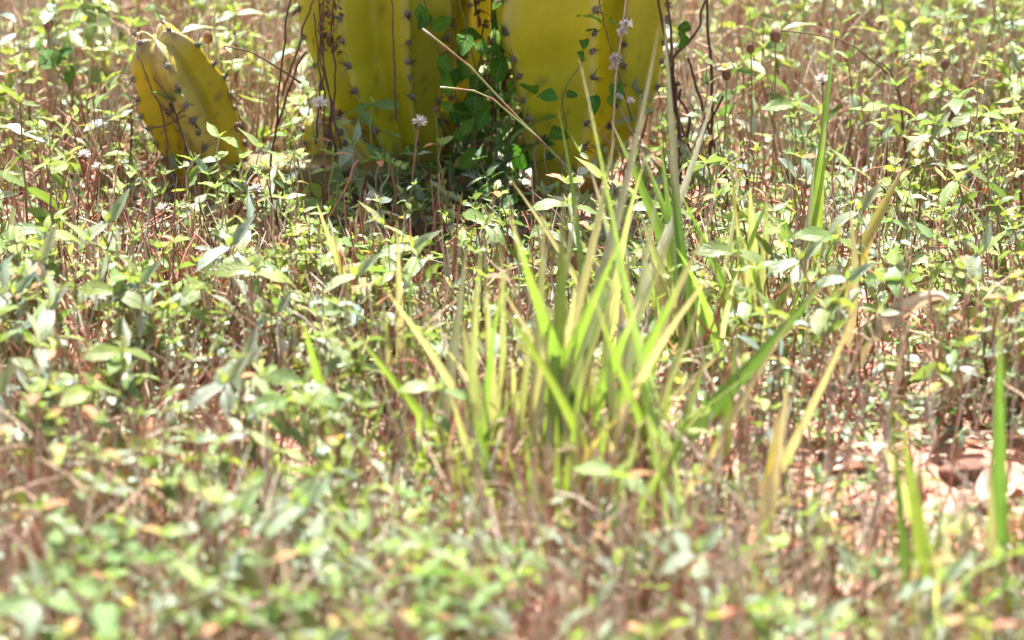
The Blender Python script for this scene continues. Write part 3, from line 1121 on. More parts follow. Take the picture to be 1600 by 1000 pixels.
tuft('pale yellow dry grass tuft between the big green tufts and the tall dark blade', [
    ((1172, 292), (1180, 540), 24, 'y', .0, .03), ((1198, 300), (1190, 540), 16, 'y', .0, .02), ((1150, 330), (1178, 560), 16, 't', -.03, 0), ((1140, 240), (1168, 420), 8, 'o', -.04, .04),
    ((1225, 420), (1200, 560), 12, 'g', .02, 0), ((1165, 380), (1172, 560), 20, 't', .0, -.01)], None, fill=14, fill_c='yytg', spread=.04, hmax=.2)
tuft('grass tuft with one tall dark green upright stalk-like blade, right side', [
    ((1306, 35), (1250, 470), 12, 'd', .01, .05), ((1290, 190), (1262, 470), 20, 'g', .0, .03), ((1275, 230), (1250, 480), 13, 'w', .0, 0)], None, fill=4, fill_c='gd', spread=.02, hmax=.2)
tuft('single broad tan-olive grass blade tuft leaning right above low leaves', [
    ((1418, 250), (1280, 540), 40, 'o', -.02, .05), ((1370, 360), (1285, 540), 22, 'o', -.03, .0)], None, fill=3, fill_c='oy', spread=.02, hmax=.16)
tuft('small tuft of pale straw and blue-green blades, left of the big tuft', [
    ((620, 342), (627, 640), 14, 't', .0, .02), ((600, 470), (620, 640), 12, 'y', -.02, 0), ((642, 405), (632, 650), 10, 'd', .0, 0), ((505, 500), (592, 605), 16, 'y', -.03, 0), ((640, 548), (695, 620), 16, 'y', -.03, 0),
    ((585, 560), (610, 640), 10, 'g', 0, 0), ((655, 590), (640, 660), 10, 'g', 0, 0)], None, fill=6, fill_c='ydt', spread=.02, hmax=.14)
tuft('lone bright green blade pair in the left foreground', [((474, 505), (545, 760), 27, 'g', -.02, .02), ((500, 600), (550, 770), 16, 'y', -.02, 0)], None, fill=9, spread=.035, hmax=.18)
tuft('lone greyish leaning blade left of the big tuft', [((730, 380), (672, 760), 19, 'w', .01, .05)], None, fill=7, fill_c='wxyg', spread=.035, hmax=.15)
tuft('short broad yellow-green blade, foreground below the big tuft', [((712, 690), (724, 930), 30, 'y', .0, .02), ((745, 780), (735, 940), 18, 'g', .0, 0)], -1.32, fill=9, spread=.035, hmax=.16)
tuft('foreground tuft of crossing yellow-green blades by the bare soil', [
    ((1378, 690), (1500, 1000), 34, 'y', .02, .03), ((1405, 640), (1470, 960), 26, 'g', -.02, .02), ((1475, 800), (1490, 1000), 44, 'w', .0, 0), ((1390, 620), (1420, 900), 14, 'd', .0, .04)], -1.62, fill=12, spread=.05, hmax=.18)
tuft('lone dark green upright blade at the right edge in the foreground', [((1562, 480), (1562, 940), 27, 'd', .0, .02), ((1545, 720), (1556, 940), 18, 'y', .0, 0)], -1.55, fill=7, spread=.035, hmax=.15)
tuft('small tuft of tan and orange broken blades, right of centre', [((1232, 590), (1195, 790), 24, 't', .02, .02), ((1215, 640), (1190, 800), 16, 'o', .0, 0), ((1100, 770), (1035, 890), 22, 'y', .05, 0)], None, fill=10, fill_c='toyg', spread=.05, hmax=.14)
tuft('green blade tuft near the left edge below the small cactus arm', [((105, 280), (72, 400), 18, 'g', .04, 0), ((150, 310), (100, 390), 9, 'y', .04, 0), ((192, 325), (130, 410), 12, 'g', .05, 0), ((20, 320), (18, 420), 22, 'w', 0, 0)], None, fill=7, spread=.035, hmax=.1)
tuft('blurred tan blade at the left edge in the foreground', [((12, 840), (2, 1010), 26, 't', .0, 0), ((60, 800), (140, 880), 20, 'd', -.06, 0), ((100, 860), (260, 960), 24, 'd', -.06, 0)], -1.45, fill=2, fill_c='ty', spread=.02, hmax=.1)
tuft('thin green grass stalk pair below the small cactus shoots', [((495, 318), (545, 430), 16, 'y', -.03, 0), ((520, 360), (582, 590), 10, 'o', -.03, 0)], None, fill=7, spread=.035, hmax=.12)
tuft('green blades among weeds behind the right-hand seed heads', [((1530, 20), (1560, 130), 14, 'g', -.04, 0), ((1590, 60), (1600, 120), 26, 'g', -.04, 0)], None, fill=3, spread=.03, hmax=.2)

# ------------------------------------------------------------------ curled dead blades lying among the weeds


def dead_blade(label, pxs, Y, width, col):
    pth = [at(px, py, Y + dy) for px, py, dy in pxs]
    full = []
    for i in range(len(pth) - 1):
        p0, p1, p2, p3 = pth[max(i - 1, 0)], pth[i], pth[i + 1], pth[min(i + 2, len(pth) - 1)]
        for s in range(5):
            t = s / 5
            full.append(0.5 * ((2 * p1) + (p2 - p0) * t + (2 * p0 - 5 * p1 + 4 * p2 - p3) * t * t + (3 * p1 - p0 - 3 * p2 + p3) * t ** 3))
    full.append(pth[-1])
    me = blade_mesh(full, width, col, len(label), full[0], vfold=.7)
    me.materials[0] = M_DEAD
    me.name = 'dead_blade'
    o = obj('dead_blade', me)
    o.location = full[0]
    return tag(o, label, 'dead blade', 'dead curled grass blades')


dead_blade('wide grey-tan dead blade curling over, right of the tan-olive blade', [(1325, 580, 0), (1370, 520, 0), (1420, 480, -.01), (1465, 462, -.02), (1490, 478, -.03)], -.86, .026, np.array((.52, .42, .36)))
dead_blade('orange withered blade bending beside the grey-tan dead blade', [(1330, 580, 0), (1360, 530, 0), (1395, 500, 0), (1440, 480, 0)], -.74, .014, np.array((.55, .32, .13)))
dead_blade('long arching straw blade at mid-right, above the orange withered blade', [(1250, 640, 0), (1300, 560, 0), (1360, 500, 0), (1430, 470, 0), (1470, 490, 0)], -.80, .011, np.array((.58, .46, .28)))
dead_blade('thin straw blade arching low right of the tan-olive blade', [(1400, 640, 0), (1440, 580, 0), (1500, 560, 0), (1550, 590, 0)], -.82, .010, np.array((.55, .42, .28)))
dead_blade('grey twisted dead blade low at the foot of the big tuft', [(1130, 660, 0), (1165, 658, 0), (1120, 690, -.02), (1080, 730, -.03)], -.85, .013, G_DED * .9)
dead_blade('pale grey dead blade under the long diagonal green blade', [(1190, 560, 0), (1140, 580, 0), (1090, 600, 0), (1060, 640, 0)], -.70, .016, G_DED)
dead_blade('dark arching dead blade in front of the cactus foot', [(915, 470, 0), (905, 400, 0), (875, 340, .02), (820, 290, .04)], -.45, .009, np.array((.20, .13, .10)))
dead_blade('curled grey dead blade left of the big tuft in the foreground', [(360, 890, 0), (400, 840, 0), (450, 822, 0), (480, 835, 0)], -1.25, .013, G_DED * .8)
dead_blade('pale hooped dead blade under the seed head by the lying stem', [(570, 420, 0), (575, 350, 0), (600, 332, 0), (640, 345, 0)], -.30, .009, G_DED * 1.1)
dead_blade('orange dead leaf blade standing out in the left foreground', [(205, 750, 0), (230, 775, 0), (262, 805, 0)], -1.05, .020, np.array((.62, .30, .14)))
dead_blade('grey dead blade fallen across the yellow-green foreground blades', [(560, 760, 0), (600, 720, 0), (660, 690, 0), (690, 670, 0)], -1.08, .011, G_DED)
dead_blade('brown dry blade curling at the foot of the big tuft', [(850, 720, 0), (880, 712, 0), (905, 735, -.02), (915, 770, -.03)], -.95, .016, G_DED * 1.05)
dead_blade('purplish dry blade behind the big tuft, right side', [(1010, 560, 0), (985, 500, 0), (960, 455, 0)], -.40, .016, np.array((.34, .23, .2)))


# ------------------------------------------------------------------ seed heads and small flowers on long stalks
def ellipsoid(b, c, rx, rz, col, mi=0, sides=10, rings=7, z0=-1.0, z1=1.0):
    V_, T_ = [], []
    for i in range(rings + 1):
        s = z0 + (z1 - z0) * i / rings
        rr = max(math.sqrt(max(1 - s * s, 0)), .06)
        for k in range(sides):
            th = 2 * PI * k / sides
            V_.append((c[0] + math.cos(th) * rx * rr, c[1] + math.sin(th) * rx * rr, c[2] + rz * s))
            T_.append(np.array(col) * (1 + .25 * math.sin(k * 2.5 + i)))
    F_ = [(i * sides + k, i * sides + (k + 1) % sides, (i + 1) * sides + (k + 1) % sides, (i + 1) * sides + k) for i in range(rings) for k in range(sides)]
    b.add(V_, F_, np.array(T_), None, mi)


def bristle_mesh(seed, n, ln, col, el0=-.35, wide=.0011):
    r = random.Random(seed)
    b = MB()
    for q in range(n):
        az, el = r.uniform(0, 2 * PI), math.asin(r.uniform(math.sin(el0), 1))
        d = Vector((math.cos(az) * math.cos(el), math.sin(az) * math.cos(el), math.sin(el)))
        l = ln * r.uniform(.75, 1.1)
        c = np.array(col) * r.uniform(.75, 1.1)
        Vt, Ft, Tt = tube([d * .001, d * l * .6 + Vector((0, 0, -.0004)), d * l], [wide * .45, wide, wide * .35], 3, [c * .75, c, c])
        b.add(Vt, Ft, Tt)
    return b.mesh('bristles', M_FLUFF)


BR = [bristle_mesh(s, 58, .0125, (.88, .80, .74)) for s in range(3)]
BR_SM = [bristle_mesh(10, 36, .0085, (.66, .56, .48), el0=.1)]
b = MB()
ellipsoid(b, (0, 0, 0), .0058, .0085, (.16, .075, .045), z0=-.95, z1=.8)
CALYX = b.mesh('calyx', M_STEM)
b = MB()
ellipsoid(b, (0, 0, 0), .0050, .0042, (.62, .48, .10), z0=-.3, z1=.98)
for q in range(14):
    d = Vector((math.cos(q * 2.4), math.sin(q * 2.4), 1.1 + .5 * math.sin(q)))
    b.add(*tube([d * .001, d * .0042], [.0009, .0006], 4, (.70, .55, .12)))
DISC = b.mesh('disc', M_FLUFF)
Vp, Fp, Up = leaf_grid(9, n=5, cols=1, W=.42, kind='oval', fold=.1, droop=.15, serr=0, wob=0)
b = MB()
b.add(Vp, Fp, np.tile(np.array((.80, .76, .66)), (len(Vp), 1)), Up)
PETAL = b.mesh('petal', M_FLUFF)


def flower(name, label, px, py, Y, kind, lean=(0.0, 0.0), s=1.0, tilt=0.2):
    Y -= .10 if kind == 'puff' else .03
    s *= .78 if kind == 'puff' else 1
    top = at(px, py, Y)
    base = Vector((top.x - lean[0] * .25, Y - lean[1] * .25, 0))
    base.z = gz(base.x, base.y) - .01
    root = thing(name, label, 'flower' if 'small' in name else 'seed head', base, 'seed heads and flowers on long stalks')
    mid = base.lerp(top, .55) + Vector((random.uniform(-.015, .015), random.uniform(-.01, .01), 0))
    b = MB()
    cs = S_GRN * .8 if kind in ('daisy', 'bud') else S_RED * .9
    pth = bez(base, mid, top, 9)
    b.add(*tube([p_ - base for p_ in pth], [.0017 - .0006 * i / 9 for i in range(10)], 6, [cs * (.8 + .04 * i) for i in range(10)]))
    obj('stem', b.mesh('stem', M_STEM), root)
    H = Matrix.Translation(top - base) @ Matrix.Rotation(random.uniform(-tilt, tilt), 4, 'X') @ Matrix.Rotation(random.uniform(-tilt, tilt), 4, 'Y') @ Matrix.Scale(s, 4)
    if kind == 'puff':
        obj('calyx', CALYX, root, H @ Matrix.Translation((0, 0, -.002)) @ Matrix.Scale(.6, 4))
        obj('bristles', random.choice(BR), root, H @ Matrix.Translation((0, 0, .004)))
    elif kind == 'bud':
        obj('calyx', CALYX, root, H)
        obj('bristles', BR_SM[0], root, H @ Matrix.Translation((0, 0, .003)) @ Matrix.Scale(.55, 4))
    else:
        obj('calyx', CALYX, root, H)
        obj('disc', DISC, root, H @ Matrix.Translation((0, 0, .006)))
        for q in range(5):
            obj('petal', PETAL, root, H @ Matrix.Translation((0, 0, .006)) @ rot_to(q * 2 * PI / 5 + .3, .25, 0) @ Matrix.Scale(.010, 4))
    return root


for a_ in [
    ('seeding_daisy', 'pale bristly seed head in front of the dark gap between the columns', 655, 195, -.14, 'puff', (.05, 0), 1.25),
    ('seeding_daisy', 'pale bristly seed head just in front of the lying stem', 582, 316, -.22, 'puff', (0, 0), 1.35),
    ('seeding_daisy', 'white bristly seed head among dark stalks left of the cactus', 371, 401, -.34, 'puff', (.04, 0), 1.2),
    ('seeding_daisy', 'soft blurred seed head above the left foreground stalks', 264, 575, -.7, 'puff', (0, 0), 1.1),
    ('seeding_daisy', 'greyish seed head at the tip of the bright green blade pair', 478, 522, -.66, 'puff', (0, 0), 1.3),
    ('seeding_daisy', 'flattened grey seed head left of the straw blades', 560, 606, -.72, 'puff', (0, 0), 1.4),
    ('seeding_daisy', 'wide pale seed head beside the tall dark green stalk', 1285, 128, .12, 'puff', (0, 0), 1.2),
    ('seeding_daisy', 'small ragged seed head below the small cactus arm, left', 132, 245, -.02, 'puff', (0, 0), 1.0),
    ('seeding_daisy', 'small ragged seed head lowest of the pair left of the arm', 152, 264, -.03, 'puff', (0, 0), .9),
    ('seeding_daisy', 'pale seed head perched by the cactus shoots', 500, 165, -.02, 'puff', (0, 0), 1.3),
    ('seeding_daisy', 'pale seed head left of the forked dry twig', 400, 300, -.16, 'puff', (0, 0), 1.2),
    ('seeding_daisy', 'small white seed head midway along the left edge', 60, 420, -.4, 'puff', (0, 0), 1.2),
    ('seeding_daisy', 'pale seed head just right of the straw blades', 668, 560, -.62, 'puff', (0, 0), 1.2),
    ('seeding_daisy', 'white seed head low between the lying stem and the straw blades', 500, 410, -.36, 'puff', (0, 0), 1.2),
    ('seeding_daisy', 'white seed head in front of the small cactus arm foot', 255, 330, -.2, 'puff', (0, 0), 1.1),
    ('small_daisy', 'white-rayed small flower with dark cup near the top left corner', 158, 12, .45, 'daisy', (0, 0), 1.5),
    ('small_daisy', 'yellowish small flower left of the round green leaves', 75, 38, .40, 'daisy', (.03, 0), 1.5),
    ('small_daisy', 'yellow-centred small flower right of the cactus', 1135, 115, .0, 'daisy', (.05, 0), 1.3),
    ('budding_daisy', 'cream-topped seed bud right of the small cactus arm', 325, 58, .12, 'bud', (0, 0), 1.35),
    ('budding_daisy', 'dark seed bud right of the small cactus arm, low', 372, 198, -.01, 'bud', (0, 0), 1.1),
    ('budding_daisy', 'brown seed bud with tan tuft, right of the cactus', 1212, 55, .05, 'bud', (0, 0), 1.5),
    ('budding_daisy', 'dark brown seed bud left of its tan-tufted neighbour', 1173, 75, .05, 'bud', (.03, 0), 1.15),
    ('budding_daisy', 'dark seed bud on the far right among lime leaves', 1486, 182, .05, 'bud', (0, 0), 1.1),
    ('budding_daisy', 'ragged dark seed bud above the far right leaves', 1477, 100, .1, 'bud', (0, 0), 1.2),
    ('budding_daisy', 'tiny white-tipped bud beside the pale seed head', 680, 171, -.1, 'bud', (.03, 0), .7),
    ('budding_daisy', 'purple-brown bud at the right edge above the curved twig', 1568, 316, -.2, 'bud', (0, 0), 1.1)]:
    flower(*a_)

# feathery flower spike in front of the right-hand column
SPY = -.30
sp = thing('fluffy_flower_spike', 'thin stalk with white fluffy tufts in front of the right-hand column', 'flower spike', (at(958, 380, SPY).x, SPY, 0))
o_ = sp.location.copy()
b = MB()
pth = [Vector((o_.x, SPY, -.01)), at(956, 240, SPY), at(962, 120, SPY), at(978, 0, SPY), at(985, -30, SPY)]
b.add(*tube([p_ - o_ for p_ in pth], [.0018, .0016, .0014, .0012, .001], 6, S_TAN * .8))
obj('stem', b.mesh('stem', M_STEM), sp)
for (px, py, s_) in [(978, 38, 1.2), (972, 50, 1.1), (962, 92, 1.1), (957, 106, 1.1), (966, 152, 1.1), (985, 158, .8)]:
    obj('fluffy_tuft', random.choice(BR), sp, Matrix.Translation(at(px, py, SPY - .006) - o_) @ Matrix.Rotation(random.uniform(-1, 1), 4, 'X') @ Matrix.Scale(s_ * random.uniform(.45, .8), 4))


# jointed grass stalks that end in a seed head, leaning across the cactus
def jointed_stalk(label, pxs, Y, w):
    pth = [at(px, py, Y + dy) for px, py, dy in pxs]
    pth[0].z = max(pth[0].z, -.01)
    o = pth[0].copy()
    root = thing('jointed_grass_stalk', label, 'grass stalk', o, 'jointed grass stalks')
    full = []
    for i in range(len(pth) - 1):
        for s in range(6):
            full.append(pth[i].lerp(pth[i + 1], s / 6))
    full.append(pth[-1])
    n_ = len(full)
    rad = [w * (1 - .25 * i / n_) * (1.3 if i % 6 == 0 else 1) for i in range(n_)]
    cl = [(S_GRN * .9) if (i % 7) < 5 else S_RED * .8 for i in range(n_)]
    b = MB()
    b.add(*tube([p_ - o for p_ in full[:-4]], rad[:-4], 7, cl[:-4]))
    obj('stem', b.mesh('stem', M_STEM), root)
    b = MB()
    b.add(*tube([p_ - o for p_ in full[-5:]], [w, w * 1.15, w * 1.0, w * 1.1, w * .8], 8, [S_GRN * .7, S_RED * .7, S_GRN * .8, S_TAN * .55, (.58, .52, .45)]))
    obj('seed_head', b.mesh('seed_head', M_TWIG), root)


jointed_stalk('jointed green-brown grass stalk leaning up to a white tip across the cactus', [(905, 300, 0), (870, 245, 0), (800, 175, .0), (735, 105, .01), (660, 45, .02)], -.35, .0019)
jointed_stalk('shorter jointed grass stalk with a grey-brown tip below its longer twin', [(900, 275, .0), (840, 215, .0), (770, 155, 0), (740, 142, 0), (688, 136, 0)], -.36, .0016)


# ------------------------------------------------------------------ vines, twigs
def vine(label, stems, Y, leaves, dry=False, clumps=(), name='climbing_vine', cat='vine', group=None, w=.0016, colr=None):
    o = Vector((at(*stems[0][0], Y).x, Y, 0))
    root = thing(name, label, cat, o, group)
    for st in stems:
        pth = [at(px, py, Y + random.uniform(-.012, .012)) for px, py in st]
        full = []
        for i in range(len(pth) - 1):
            p0, p1, p2, p3 = pth[max(i - 1, 0)], pth[i], pth[i + 1], pth[min(i + 2, len(pth) - 1)]
            for s in range(5):
                t = s / 5
                full.append(0.5 * ((2 * p1) + (p2 - p0) * t + (2 * p0 - 5 * p1 + 4 * p2 - p3) * t * t + (3 * p1 - p0 - 3 * p2 + p3) * t ** 3) + Vector((random.gauss(0, .0012), random.gauss(0, .0012), 0)))
        full.append(pth[-1])
        b = MB()
        c = (S_DARK if dry else S_GRN * .5) if colr is None else colr
        b.add(*tube([p_ - o for p_ in full], [w * (1 - .4 * i / len(full)) for i in range(len(full))], 6, c))
        obj('stem', b.mesh('stem', M_TWIG if dry else M_STEM), root)
    for (px, py, s_, a_) in leaves:
        p_ = at(px, py, Y - .012) - o
        M = Matrix.Translation(p_) @ Matrix.Rotation(R2(random.uniform(45, 80)), 4, 'X') @ Matrix.Rotation(R2(a_), 4, 'Z') @ Matrix.Scale(s_ * .001 * random.uniform(.6, 1.05), 4) @ Matrix.Rotation(random.gauss(0, .7), 4, 'Y') @ Matrix.Rotation(random.gauss(0, .35), 4, 'X')
        obj('leaf', VLEAF[random.randrange(3)], root, M)
    for (px, py, s_) in clumps:
        b = MB()
        r = random.Random(px)
        for q in range(7):
            V_, F_, U_ = LO[r.randrange(5)]
            M = np.array(Matrix.Translation((r.gauss(0, .006), r.gauss(0, .004), r.gauss(0, .012))) @ rot_to(r.uniform(0, 6), r.uniform(-1.4, 1.4), r.uniform(-2, 2)) @ Matrix.Scale(s_ * .001 * r.uniform(.5, 1), 4))
            b.add(V_ @ M[:3, :3].T + M[:3, 3], F_, S_DARK * r.uniform(.6, 1.6), U_)
        obj('withered_leaf', b.mesh('withered_leaf', M_DEAD), root, Matrix.Translation(at(px, py, Y - .005) - o))
    return root


VLEAF = []
for s in range(3):
    b = MB()
    V_, F_, U_ = leaf_grid(40 + s, n=8, cols=2, W=(.36, .30, .40)[s], kind=('heart', 'oval', 'heart')[s], fold=.2, droop=.3, serr=0, wob=.12)
    b.add(V_, F_, np.tile(np.array(((.060, .170, .008), (.085, .220, .010), (.042, .130, .008))[s]), (len(V_), 1)), U_)
    VLEAF.append(b.mesh('leaf', M_VINE))

vine('withered dark vine hanging down the left column of the cactus', [[(505, 240), (508, 160), (500, 80), (497, -40)], [(520, 230), (515, 150), (503, 60), (510, -40)], [(512, 235), (525, 120), (518, 50), (528, -30)], [(535, 250), (520, 170), (505, 100), (502, 10)],
      [(620, 190), (614, 90), (612, 0)], [(492, 225), (500, 120), (490, 20)]], -.07, [], dry=True, clumps=[(503, 45, 26), (510, 12, 28), (523, 70, 24), (527, 15, 22), (505, 65, 20)], w=.0017)
vine('withered dark vine clump in the gap between the columns', [[(765, 330), (770, 200), (772, 80), (765, -30)], [(780, 320), (776, 180), (785, 60), (775, -20)], [(740, 320), (752, 220), (745, 130), (758, 30)]], .06, [], dry=True,
     clumps=[(752, 12, 30), (755, 35, 26), (775, 60, 26), (772, 90, 24), (790, 110, 24), (768, 130, 22), (775, 160, 24)], w=.0018)
vine('green climbing vine with dark heart-shaped leaves between the columns', [[(720, 320), (735, 230), (745, 120), (725, 30), (700, -40)], [(760, 330), (742, 260), (690, 190), (690, 110), (660, -10)], [(800, 340), (790, 260), (800, 120), (792, -20)]], -.035,
     [(655, 5, 46, 190), (668, 22, 40, 150), (690, 88, 40, 200), (725, 55, 34, 170), (752, 62, 42, 185), (735, 105, 36, 120), (742, 150, 48, 180), (700, 112, 44, 160), (688, 100, 34, 210), (738, 185, 36, 150), (790, 2, 30, 90),
      (783, 38, 34, 200), (720, 62, 26, 260), (760, 175, 40, 150), (712, 200, 38, 200), (755, 235, 44, 120), (690, 160, 34, 230), (798, 150, 44, 170), (790, 190, 40, 190)])
vine('denser green vine filling the shaded gap behind the front vine', [[(700, 330), (715, 200), (705, 60), (712, -30)], [(810, 330), (790, 220), (770, 100), (780, -20)]], .04,
     [(random.Random(q).uniform(690, 812), 18 + q * 11, random.Random(q + 50).uniform(34, 58), random.Random(q + 90).uniform(100, 260)) for q in range(28)])  # extra leaves added to deepen the shade between the columns
vine('dark tangle of vine leaves deep in the gap between the columns', [[(750, 320), (765, 200), (750, 60), (760, -40)], [(790, 320), (800, 200), (785, 80), (790, -40)], [(720, 320), (735, 180), (745, 40)]], .24,
     [(random.Random(q + 7).uniform(700, 840), 5 + q * 6.2, random.Random(q + 150).uniform(46, 78), random.Random(q + 190).uniform(60, 300)) for q in range(50)],
     clumps=[(760, 30, 34), (785, 70, 34), (770, 120, 30), (800, 160, 32), (750, 180, 32), (790, 210, 30)])  # leaf mass put in so the gap reads as dark shade
vine('green vine sprig with heart-shaped leaves across the right-hand column', [[(990, 190), (960, 90), (945, 40), (930, -30)], [(870, 330), (885, 210), (880, 150), (915, 90)]], -.10,
     [(940, 35, 36, 90), (932, 48, 26, 120), (952, 28, 30, 240), (912, 62, 34, 180), (842, 138, 36, 80), (870, 150, 34, 100), (885, 148, 28, 270), (905, 80, 24, 200), (960, 130, 30, 200), (955, 145, 26, 170), (925, 150, 30, 190), (860, 205, 38, 250)])
vine('thick brown dry stems rising right of the cactus', [[(1065, 330), (1060, 200), (1052, 100), (1040, -30)], [(1080, 300), (1050, 110), (1085, 55), (1112, -30)], [(1100, 340), (1112, 180), (1108, 60), (1100, -30)], [(1040, 300), (1052, 170), (1035, 40), (1028, -20)],
      [(1140, 300), (1100, 180), (1075, 90)], [(1120, 420), (1085, 260), (1050, 150), (1048, 60)], [(1060, 370), (1092, 230), (1130, 150)], [(1030, 340), (1075, 200), (1060, 150)]], .0, [(1062, 45, 28, 200), (1078, 38, 30, 120), (1070, 55, 22, 160)], dry=True,
     clumps=[(1058, 135, 22), (1062, 215, 18)], name='dry_shrub', cat='dry shrub', w=.0030)
vine('forked dry brown twig left of the cactus column', [[(425, 260), (438, 120), (455, 0), (462, -20)], [(440, 150), (470, 60), (490, 0)], [(432, 200), (462, 110), (478, 80)], [(470, 130), (400, 85), (350, 72)]], -.04, [], dry=True, name='dry_twig', cat='twig', group='dry twigs', w=.0020)
vine('dark dry stalks leaning over the small cactus arm', [[(262, 300), (258, 200), (225, 110), (213, 75)], [(300, 270), (270, 170), (240, 120)], [(290, 280), (285, 210), (236, 145)], [(235, 200), (260, 195), (290, 180)]], -.05, [], dry=True, clumps=[(268, 175, 22)], name='dry_twig', cat='twig', group='dry twigs', w=.0018)
vine('thin arching dry twig at far right with a long curve', [[(1545, 330), (1530, 290), (1490, 262), (1440, 255), (1400, 275)], [(1420, 340), (1410, 300), (1400, 270)]], -.12, [], dry=True, name='dry_twig', cat='twig', group='dry twigs', w=.0017)
vine('long thin twig arching from the tufted buds down to the right', [[(1420, 290), (1405, 150), (1370, 100), (1310, 62), (1220, 48)], [(1405, 150), (1390, 110), (1370, 95)]], .03, [], dry=True, name='dry_twig', cat='twig', group='dry twigs', w=.0020)
vine('horizontal grey twig lying over the low leaves at right', [[(1370, 370), (1420, 380), (1500, 378), (1600, 360)]], -.22, [], dry=True, name='dry_twig', cat='twig', group='dry twigs', w=.0022, colr=S_GREY)
vine('grey-brown bent twig at the right edge, lower', [[(1480, 600), (1530, 560), (1570, 510), (1600, 470)], [(1560, 530), (1600, 480)]], -.6, [], dry=True, name='dry_twig', cat='twig', group='dry twigs', w=.003, colr=S_GREY * .6)
vine('rust-red upright twigs in front of the dark gap under the cactus', [[(700, 560), (695, 430), (690, 360), (685, 270)], [(640, 520), (655, 420), (700, 380), (735, 330)], [(795, 560), (800, 470), (795, 400)], [(720, 500), (688, 440), (700, 300)], [(600, 480), (620, 360), (612, 260)],
      [(460, 470), (490, 380), (520, 330), (560, 250)]], -.26, [], dry=True, name='dry_twig', cat='twig', group='dry twigs', w=.0024, colr=S_RED * 1.1)
vine('green twig with two round dark leaves near the left edge', [[(150, 190), (110, 140), (70, 90), (20, 70)], [(110, 140), (118, 110)], [(80, 105), (84, 80)]], .25, [(112, 135, 50, 5), (85, 105, 48, 30), (60, 80, 36, 340), (95, 85, 34, 300)], name='leafy_twig', cat='twig')
vine('thin straw-coloured stalk at the left edge', [[(48, 330), (46, 230), (28, 140), (20, 120)]], .15, [], name='dry_twig', cat='twig', group='dry twigs', clumps=[], colr=S_TAN)

# ------------------------------------------------------------------ clods and big fallen leaves on the bare soil
CLODS = []
for s in range(4):
    b = MB()
    V_, T_ = [], []
    for i in range(9):
        ph = -PI / 2 * .97 + PI * .97 * i / 8
        for k in range(12):
            th = 2 * PI * k / 12
            d = Vector((math.cos(th) * math.cos(ph), math.sin(th) * math.cos(ph), math.sin(ph) * .6))
            rr = 1 + .35 * noise.noise(d * 1.6 + Vector((s * 5, 0, 0))) + .15 * noise.noise(d * 5 + Vector((s * 3, 1, 0)))
            V_.append(d * rr)
    F_ = [(i * 12 + k, i * 12 + (k + 1) % 12, (i + 1) * 12 + (k + 1) % 12, (i + 1) * 12 + k) for i in range(8) for k in range(12)]
    b.add([tuple(v) for v in V_], F_, (.4, .2, .15))
    CLODS.append(b.mesh('soil_clod', M_SOIL))
spots = [(1345, 745, .030, 'large pink soil clod at the back of the bare patch'), (1392, 770, .024, 'rounded soil clod in the middle of the bare patch'), (1500, 745, .034, 'broad pink soil clod by the right-hand blades'), (1330, 805, .018, 'small soil clod at the left of the bare patch'),
         (1560, 790, .022, 'soil clod beside the dark upright blade'), (1420, 850, .020, 'soil clod in front on the bare patch'), (1475, 815, .015, 'smallest soil clod on the bare patch'), (300, 700, .016, 'small soil clod on the left bare patch'), (365, 682, .02, 'soil clod at the right of the left bare patch')]
for (px, py, s_, lab) in spots:
    g = gnd(px, py)
    o = obj('soil_clod', random.choice(CLODS))
    o.location = (g.x, g.y, gz(g.x, g.y) + s_ * .2)
    o.scale = (s_, s_ * random.uniform(.7, 1), s_ * random.uniform(.6, .9))
    o.rotation_euler = (random.uniform(-.3, .3), random.uniform(-.3, .3), random.uniform(0, 6))
    tag(o, lab, 'soil clod', 'soil clods on bare earth')
FALL = []
for s, c in enumerate([(.52, .38, .30), (.42, .20, .12), (.58, .50, .44)]):
    b = MB()
    V_, F_, U_ = leaf_grid(70 + s, n=8, cols=2, W=.3, fold=.4 + .2 * s, droop=-.3, serr=0, wob=.2)
    b.add(V_, F_, np.tile(np.array(c), (len(V_), 1)), U_)
    FALL.append(b.mesh('fallen_leaf', M_DEAD))
for (px, py, s_, k_, az, lab) in [(1290, 790, .07, 0, 1.2, 'curled tan fallen leaf left of the bare patch'), (1370, 800, .06, 2, 4.0, 'pale papery fallen leaf on the bare patch'), (1440, 770, .05, 0, 2.2, 'small tan fallen leaf on the bare patch'),
                                  (1520, 790, .08, 2, 5.4, 'long whitish fallen leaf by the right-hand blades'), (1330, 870, .055, 1, .3, 'rust-brown fallen leaf in front of the bare patch'), (1585, 830, .06, 0, 3.1, 'tan fallen leaf at the right edge'),
                                  (340, 690, .05, 2, 2.5, 'whitish fallen leaf on the left bare patch'), (260, 705, .045, 1, 1.0, 'brown fallen leaf on the left bare patch')]:
    g = gnd(px, py)
    o = obj('fallen_leaf', FALL[k_])
    o.location = (g.x, g.y, gz(g.x, g.y) + .012)
    o.rotation_euler = (random.uniform(-.3, .3), random.uniform(-.3, .3), az)
    o.scale = (s_, s_, s_)
    tag(o, lab, 'fallen leaf', 'fallen leaves on bare earth')

# ------------------------------------------------------------------ labels for the weeds: look, neighbour, then order from the left
TONE = {'lime': 'lime-green', 'green': 'mid-green', 'silver': 'silvery green', 'dark': 'dark green'}


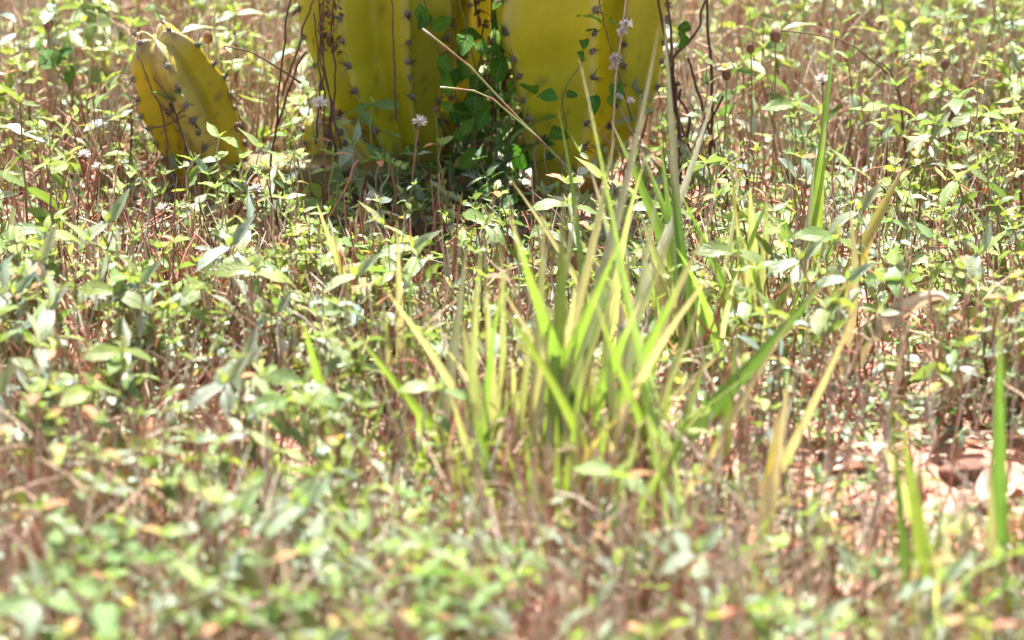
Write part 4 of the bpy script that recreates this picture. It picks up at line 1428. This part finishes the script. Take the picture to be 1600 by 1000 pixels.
def where(px, py, d):
    if d > 5.15:
        band = 'behind the cactus'
        side = 'far left' if px < 230 else 'beyond the small arm' if px < 480 else 'beyond the columns' if px < 1050 else 'right of the columns' if px < 1330 else 'far right'
        return f'{side}, {band}'
    if d > 4.55:
        return 'left of the small arm' if px < 230 else 'by the small arm' if px < 420 else 'before the lying stem' if px < 640 else 'in the gap below the columns' if px < 860 else 'right of the columns' if px < 1200 else 'by the tall stalk-like blade' if px < 1420 else 'at the right edge by the cactus row'
    if d > 3.85:
        return 'at the left edge, midway' if px < 200 else 'below the small arm, midway' if px < 480 else 'by the straw blades' if px < 740 else 'inside the big tuft' if px < 1060 else 'right of the big tuft' if px < 1300 else 'by the bare soil patch'
    if d > 3.4:
        return 'left foreground corner' if px < 260 else 'left foreground' if px < 520 else 'before the lone grey blade' if px < 780 else 'before the big tuft' if px < 1060 else 'right foreground' if px < 1330 else 'before the bare soil patch'
    return 'nearest row, left corner' if px < 260 else 'nearest row, left' if px < 520 else 'nearest row, left of middle' if px < 780 else 'nearest row, right of middle' if px < 1060 else 'nearest row, right' if px < 1330 else 'nearest row, right corner'


ORD = ['first', 'second', 'third', 'fourth', 'fifth', 'sixth', 'seventh', 'eighth', 'ninth', 'tenth', 'eleventh', 'twelfth', 'thirteenth', 'fourteenth', 'fifteenth', 'sixteenth', 'seventeenth', 'eighteenth', 'nineteenth', 'twentieth',
       'twenty-first', 'twenty-second', 'twenty-third', 'twenty-fourth', 'twenty-fifth', 'twenty-sixth', 'twenty-seventh', 'twenty-eighth']
cells = {}
for rec in PLACED:
    root, pal, px, py, d, h = rec
    size = 'tall' if h > .19 else 'short' if h < .12 else 'medium'
    cells.setdefault((size, pal, where(px, py, d)), []).append(rec)
for (size, pal, wh), L_ in cells.items():
    L_.sort(key=lambda r: r[2])
    for i, rec in enumerate(L_):
        lab = f'{size} {TONE[pal]} leafy weed {wh}'
        if len(L_) > 1:
            lab += f', {ORD[min(i, len(ORD) - 1)]} from left'
        rec[0]['label'] = lab
        rec[0]['group'] = 'leafy weeds with reddish stems'
